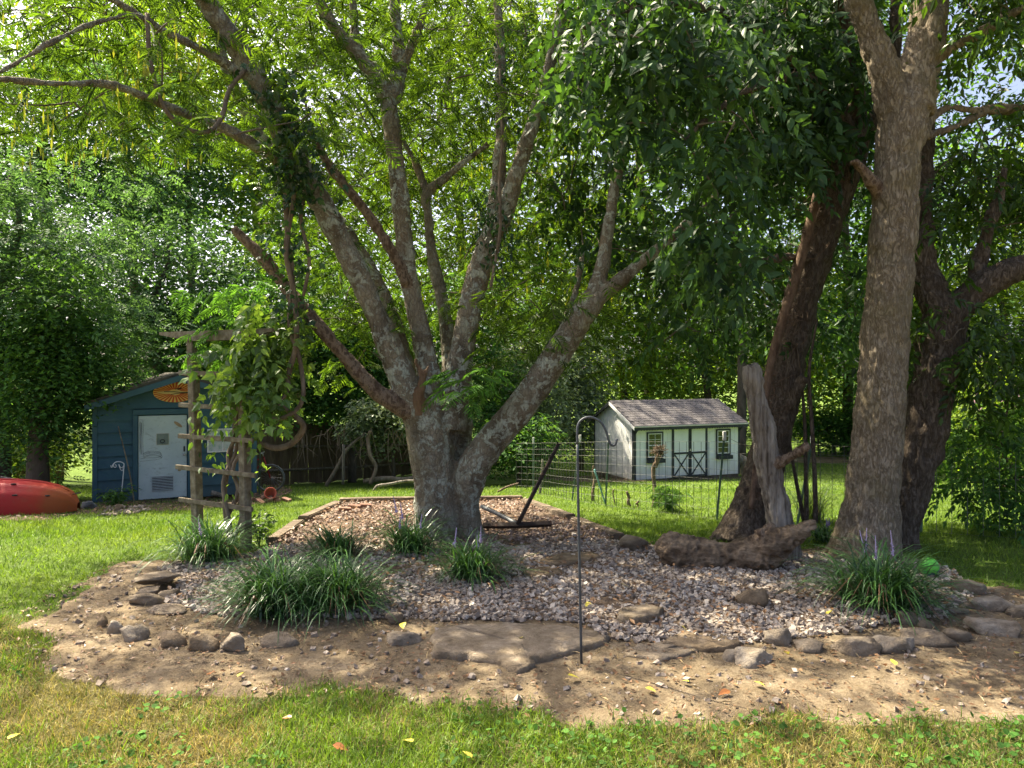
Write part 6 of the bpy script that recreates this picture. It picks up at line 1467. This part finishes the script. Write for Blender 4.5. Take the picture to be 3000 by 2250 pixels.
R_('edge_rock', 'larger crusty pale rock right of the left tip rocks', 282, 1388, 60, 34, M['pale_stone'], 9, rough=1.3, sink=.5)
R_('boulder', 'low tan boulder half buried in the dirt', 362, 1400, 74, 30, M['brown_stone'], 10, sink=.45)
R_('boulder', 'rounded tan boulder beside the pale one in the dirt', 428, 1410, 72, 36, M['brown_stone'], 11, sink=.4)
R_('boulder', 'rounded pale boulder in front of the big liriope pair', 497, 1410, 66, 38, M['pale_stone'], 12, sink=.3)
R_('edge_rock', 'low grey rock sunk in the dirt below the liriope pair', 600, 1398, 85, 24, M['stone'], 13, sink=.5)
R_('edge_rock', 'flat grey rock left of the big stone slab', 872, 1395, 95, 26, M['pale_stone'], 14, flat=True, sink=.4)
R_('edge_rock', 'small stone at the gravel edge right of the liriope pair', 850, 1345, 55, 20, M['stone'], 15, flat=True)
def slab_stone(label, pts, hgt, mat, seed):
    P = np.array([G(*p)[:2] for p in pts]); c = P.mean(0); rg = np.random.default_rng(seed); n = len(P); Q = catmull(np.vstack([P, P[:1]]), 5)[:-1]; Q = Q + rg.normal(0, .014, Q.shape)
    m = len(Q); z0 = float(ground(*c)); V = []; rings = [(1.0, -.03), (1.01, hgt * .55), (.985, hgt * .9), (.95, hgt), (.75, hgt), (.5, hgt), (.25, hgt)]
    for s_, z_ in rings: V.append(np.column_stack([c + (Q - c) * s_, np.full(m, z0 + z_)]))
    V = np.concatenate(V + [np.array([[*c, z0 + hgt]])]); V[:, 2] += .014 * fbm(V * 5, 3, seed) * (V[:, 2] > z0); V[m * 2:, 2] += .01 * fbm(V[m * 2:] * 14, 2, seed + 2)
    i = np.arange(len(rings) - 1)[:, None] * m; j = np.arange(m)[None]; F = [np.stack([i + j, i + (j + 1) % m, i + m + (j + 1) % m, i + m + j], -1).reshape(-1, 4)]
    b = (len(rings) - 1) * m; j = np.arange(m); F.append(np.stack([b + j, b + (j + 1) % m, np.full(m, len(V) - 1)], -1))
    loc = np.array([*c, z0]); o = obj('stone_slab', mesh('stone_slab', V - loc, F, True), M[mat]); o.location = loc; me = o.data
    return tag(o, label, 'stone')
slab_stone('big thin stone slab beside the foot of the shepherd hook', [(935, 1425), (1000, 1432), (1075, 1440), (1120, 1462), (1160, 1440), (1230, 1420), (1290, 1402), (1310, 1388), (1250, 1370), (1150, 1360), (1010, 1362), (938, 1374)], .06, 'stone', 31)
slab_stone('flat stepping stone sunk in the gravel right of the hook', [(1330, 1352), (1380, 1358), (1420, 1350), (1425, 1338), (1390, 1330), (1345, 1336)], .10, 'stone', 32)
slab_stone('low flagstone in the dirt right of the shepherd hook', [(1345, 1420), (1420, 1432), (1470, 1425), (1500, 1410), (1440, 1398), (1370, 1402)], .035, 'stone', 33)
slab_stone('tan flagstone in the dirt in front of the log', [(1430, 1400), (1500, 1412), (1570, 1412), (1600, 1398), (1560, 1382), (1470, 1380)], .05, 'brown_stone', 34)
slab_stone('tan stepping stone in the gravel behind the hook', [(1150, 1232), (1200, 1238), (1275, 1228), (1290, 1215), (1220, 1214)], .10, 'brown_stone', 35)
slab_stone('small tan stepping stone nearer the front liriope', [(1130, 1258), (1180, 1264), (1220, 1256), (1190, 1246), (1150, 1248)], .10, 'brown_stone', 36)
R_('brown_rock', 'lone rounded brown rock on the gravel in front of the log', 1640, 1312, 85, 36, M['brown_stone'], 41, sink=.2)
R_('edge_rock', 'dark boulder at the back edge of the gravel left of the log', 1375, 1190, 70, 32, M['stone'], 42)
R_('edge_rock', 'pale lumpy rock at the gravel edge in the middle of the row', 1690, 1398, 70, 34, M['pale_stone'], 43, rough=1.3)
R_('edge_rock', 'low rock sunk in dirt at the left end of the stone row', 1590, 1430, 60, 18, M['pale_stone'], 44, sink=.4)
row = [((1635, 1442), 120, 40, 'broad worn stone in the edging row below the lumpy rock'), ((1758, 1412), 86, 34, 'squarish stone in the edging row right of the lumpy rock'), ((1860, 1420), 118, 44, 'wide pale stone in the middle of the edging row'),
       ((1945, 1412), 110, 46, 'tan flat stone below the big liriope in the edging row'), ((2030, 1398), 130, 34, 'long thin stone leaning in the edging row'), ((2082, 1388), 92, 42, 'smooth grey stone near the right end of the row'),
       ((2175, 1378), 112, 44, 'rightmost large stone of the edging row'), ((1968, 1352), 64, 34, 'small block tucked under the big liriope'), ((2012, 1362), 56, 26, 'little stone right under the liriope leaf tips'),
       ((2160, 1325), 120, 46, 'layered brown stone at the right rim of the gravel'), ((2110, 1282), 76, 38, 'squarish stone beside the lawn at the right'), ((2070, 1330), 60, 20, 'flat stone on the gravel right of the liriope'), ((2235, 1340), 90, 40, 'stone cut by the right edge of the view')]
for k, ((px, py), w_, h_, lab) in enumerate(row): R_('edging_stone', lab, px, py, w_, h_ * .72, M['stone'] if k % 3 else M['pale_stone'], 60 + k, flat=True, cat='stone', sink=.42, dep=.66)

# rubble by the white shed and the chicken wire beyond
for k, (px, py, w_, h_, lab) in enumerate([(1612, 1022, 34, 40, 'pale boulder just right of the white shed'), (1632, 1012, 26, 24, 'tan boulder behind the snag right of the white shed'), (1600, 985, 20, 22, 'upper pale rock of the rubble by the white shed')]):
    p = G(px, 1026); p[1] += 0; R_('rubble_rock', lab, px, 1026, w_, h_, M['pale_stone'], 90 + k, lift=.0 if k < 2 else .45)
cf = thing('chicken_wire_fence', G(1780, 985), 'far grey chicken wire fence across the back of the lawn', 'fence'); off = np.array(cf.location); A = Acc()
a, b = np.array(G(1640, 985)), np.array(G(1960, 985)); d_ = b - a; m = 46
for i_ in range(m + 1):
    p = a + d_ * i_ / m; A.add(*tube(np.array([[*p, .008], [*(p + [0, 0, 1.25]), .008]]), 3, 1, False))
for h_ in np.linspace(.02, 1.25, 9): A.add(*tube(np.array([[*(a + [0, 0, h_]), .008], [*(b + [0, 0, h_]), .008]]), 3, 1, False))
V, F = A.get(); tag(obj('wire_mesh', mesh('wire_mesh', V - off, F), M['wire'], cf), kind='stuff')
for f in np.linspace(0, 1, 6):
    p = a + d_ * f; V, F = tube(np.array([[*p, .03], [*(p + [0, 0, 1.4]), .03]]), 6, 1); obj('post', mesh('post', V - off, F), M['far_bark'], cf)
TK = [G(*p)[:2] for p in [(1600, 1004), (1760, 1000), (2000, 1002), (2300, 1010), (2300, 998), (2000, 990), (1760, 988), (1600, 992)]]
o = sheet('dirt_track', TK, lambda x, y: ground(x, y) + .05, .3, M['dirt']); tag(o, 'bare dirt track across the far lawn', kind='structure')

# ------------------------------------------------------------------ green ball, fallen leaves
gb = Gb(2022, 1252); br = .092
t = NT('ball_print'); v = t.vor(t.pos(obj=True), 9, 'F1', 'Color'); s_ = t.n('ShaderNodeSeparateColor'); t.l(v, s_.inputs[0])
c = t.ramp(s_.outputs[0], [(.0, (.12, .52, .06)), (.72, (.14, .58, .06)), (.76, (.02, .10, .20)), (1, (.015, .05, .09))]); M['ball'] = t.done(t.bsdf(c, .4, None, .4))
bm = bmesh.new(); bmesh.ops.create_icosphere(bm, subdivisions=4, radius=br); me = bpy.data.meshes.new('ball'); 
for f in bm.faces: f.smooth = True
bm.to_mesh(me); bm.free(); o = obj('ball', me, M['ball']); o.location = (gb[0], gb[1] + .12, gb[2] + br); tag(o, 'green ball with dark blue print behind the large liriope', 'ball')
rg = np.random.default_rng(97)
lv = mesh('fallen_leaf', OVATE[0] * [1.15, 1, 1] + [0, -.5, .0], OVATE[1])
spots = [(870, 1358), (1125, 1385), (520, 1465), (455, 1462), (1405, 1498), (1480, 1480), (1700, 1418), (1910, 1444), (1930, 1438), (2200, 1418), (1640, 1485), (1565, 1505), (1270, 1312), (1240, 1470), (1790, 1330), (620, 1560), (880, 1610), (1010, 1640), (30, 1600), (735, 1625), (1480, 1366), (1350, 1270)]
for k, (px, py) in enumerate(spots):
    p = Gb(px, py); yel = k % 4 != 3; me = lv.copy(); me.materials.clear(); o = obj('fallen_leaf', me, M['leaf_yellow' if yel else 'leaf_brown'], None, (p[0], p[1], p[2] + .03), (rg.normal(0, .2), rg.normal(0, .2), rg.uniform(0, 6.28)))
    s_ = rg.uniform(.06, .095); o.scale = (s_ * 1.1, s_, s_)
    q_ = (np.array([p[0]]), np.array([p[1]])); wh_ = 'among the gravel of the bed' if inpoly(*q_, GRAV)[0] else 'on the bare dirt' if inpoly(*q_, DIRT)[0] else 'in the front grass'
    tag(o, f"small fallen {'yellow' if yel else 'orange-brown'} leaf lying {wh_}", 'leaf', f"fallen {'yellow' if yel else 'brown'} leaves {wh_}")
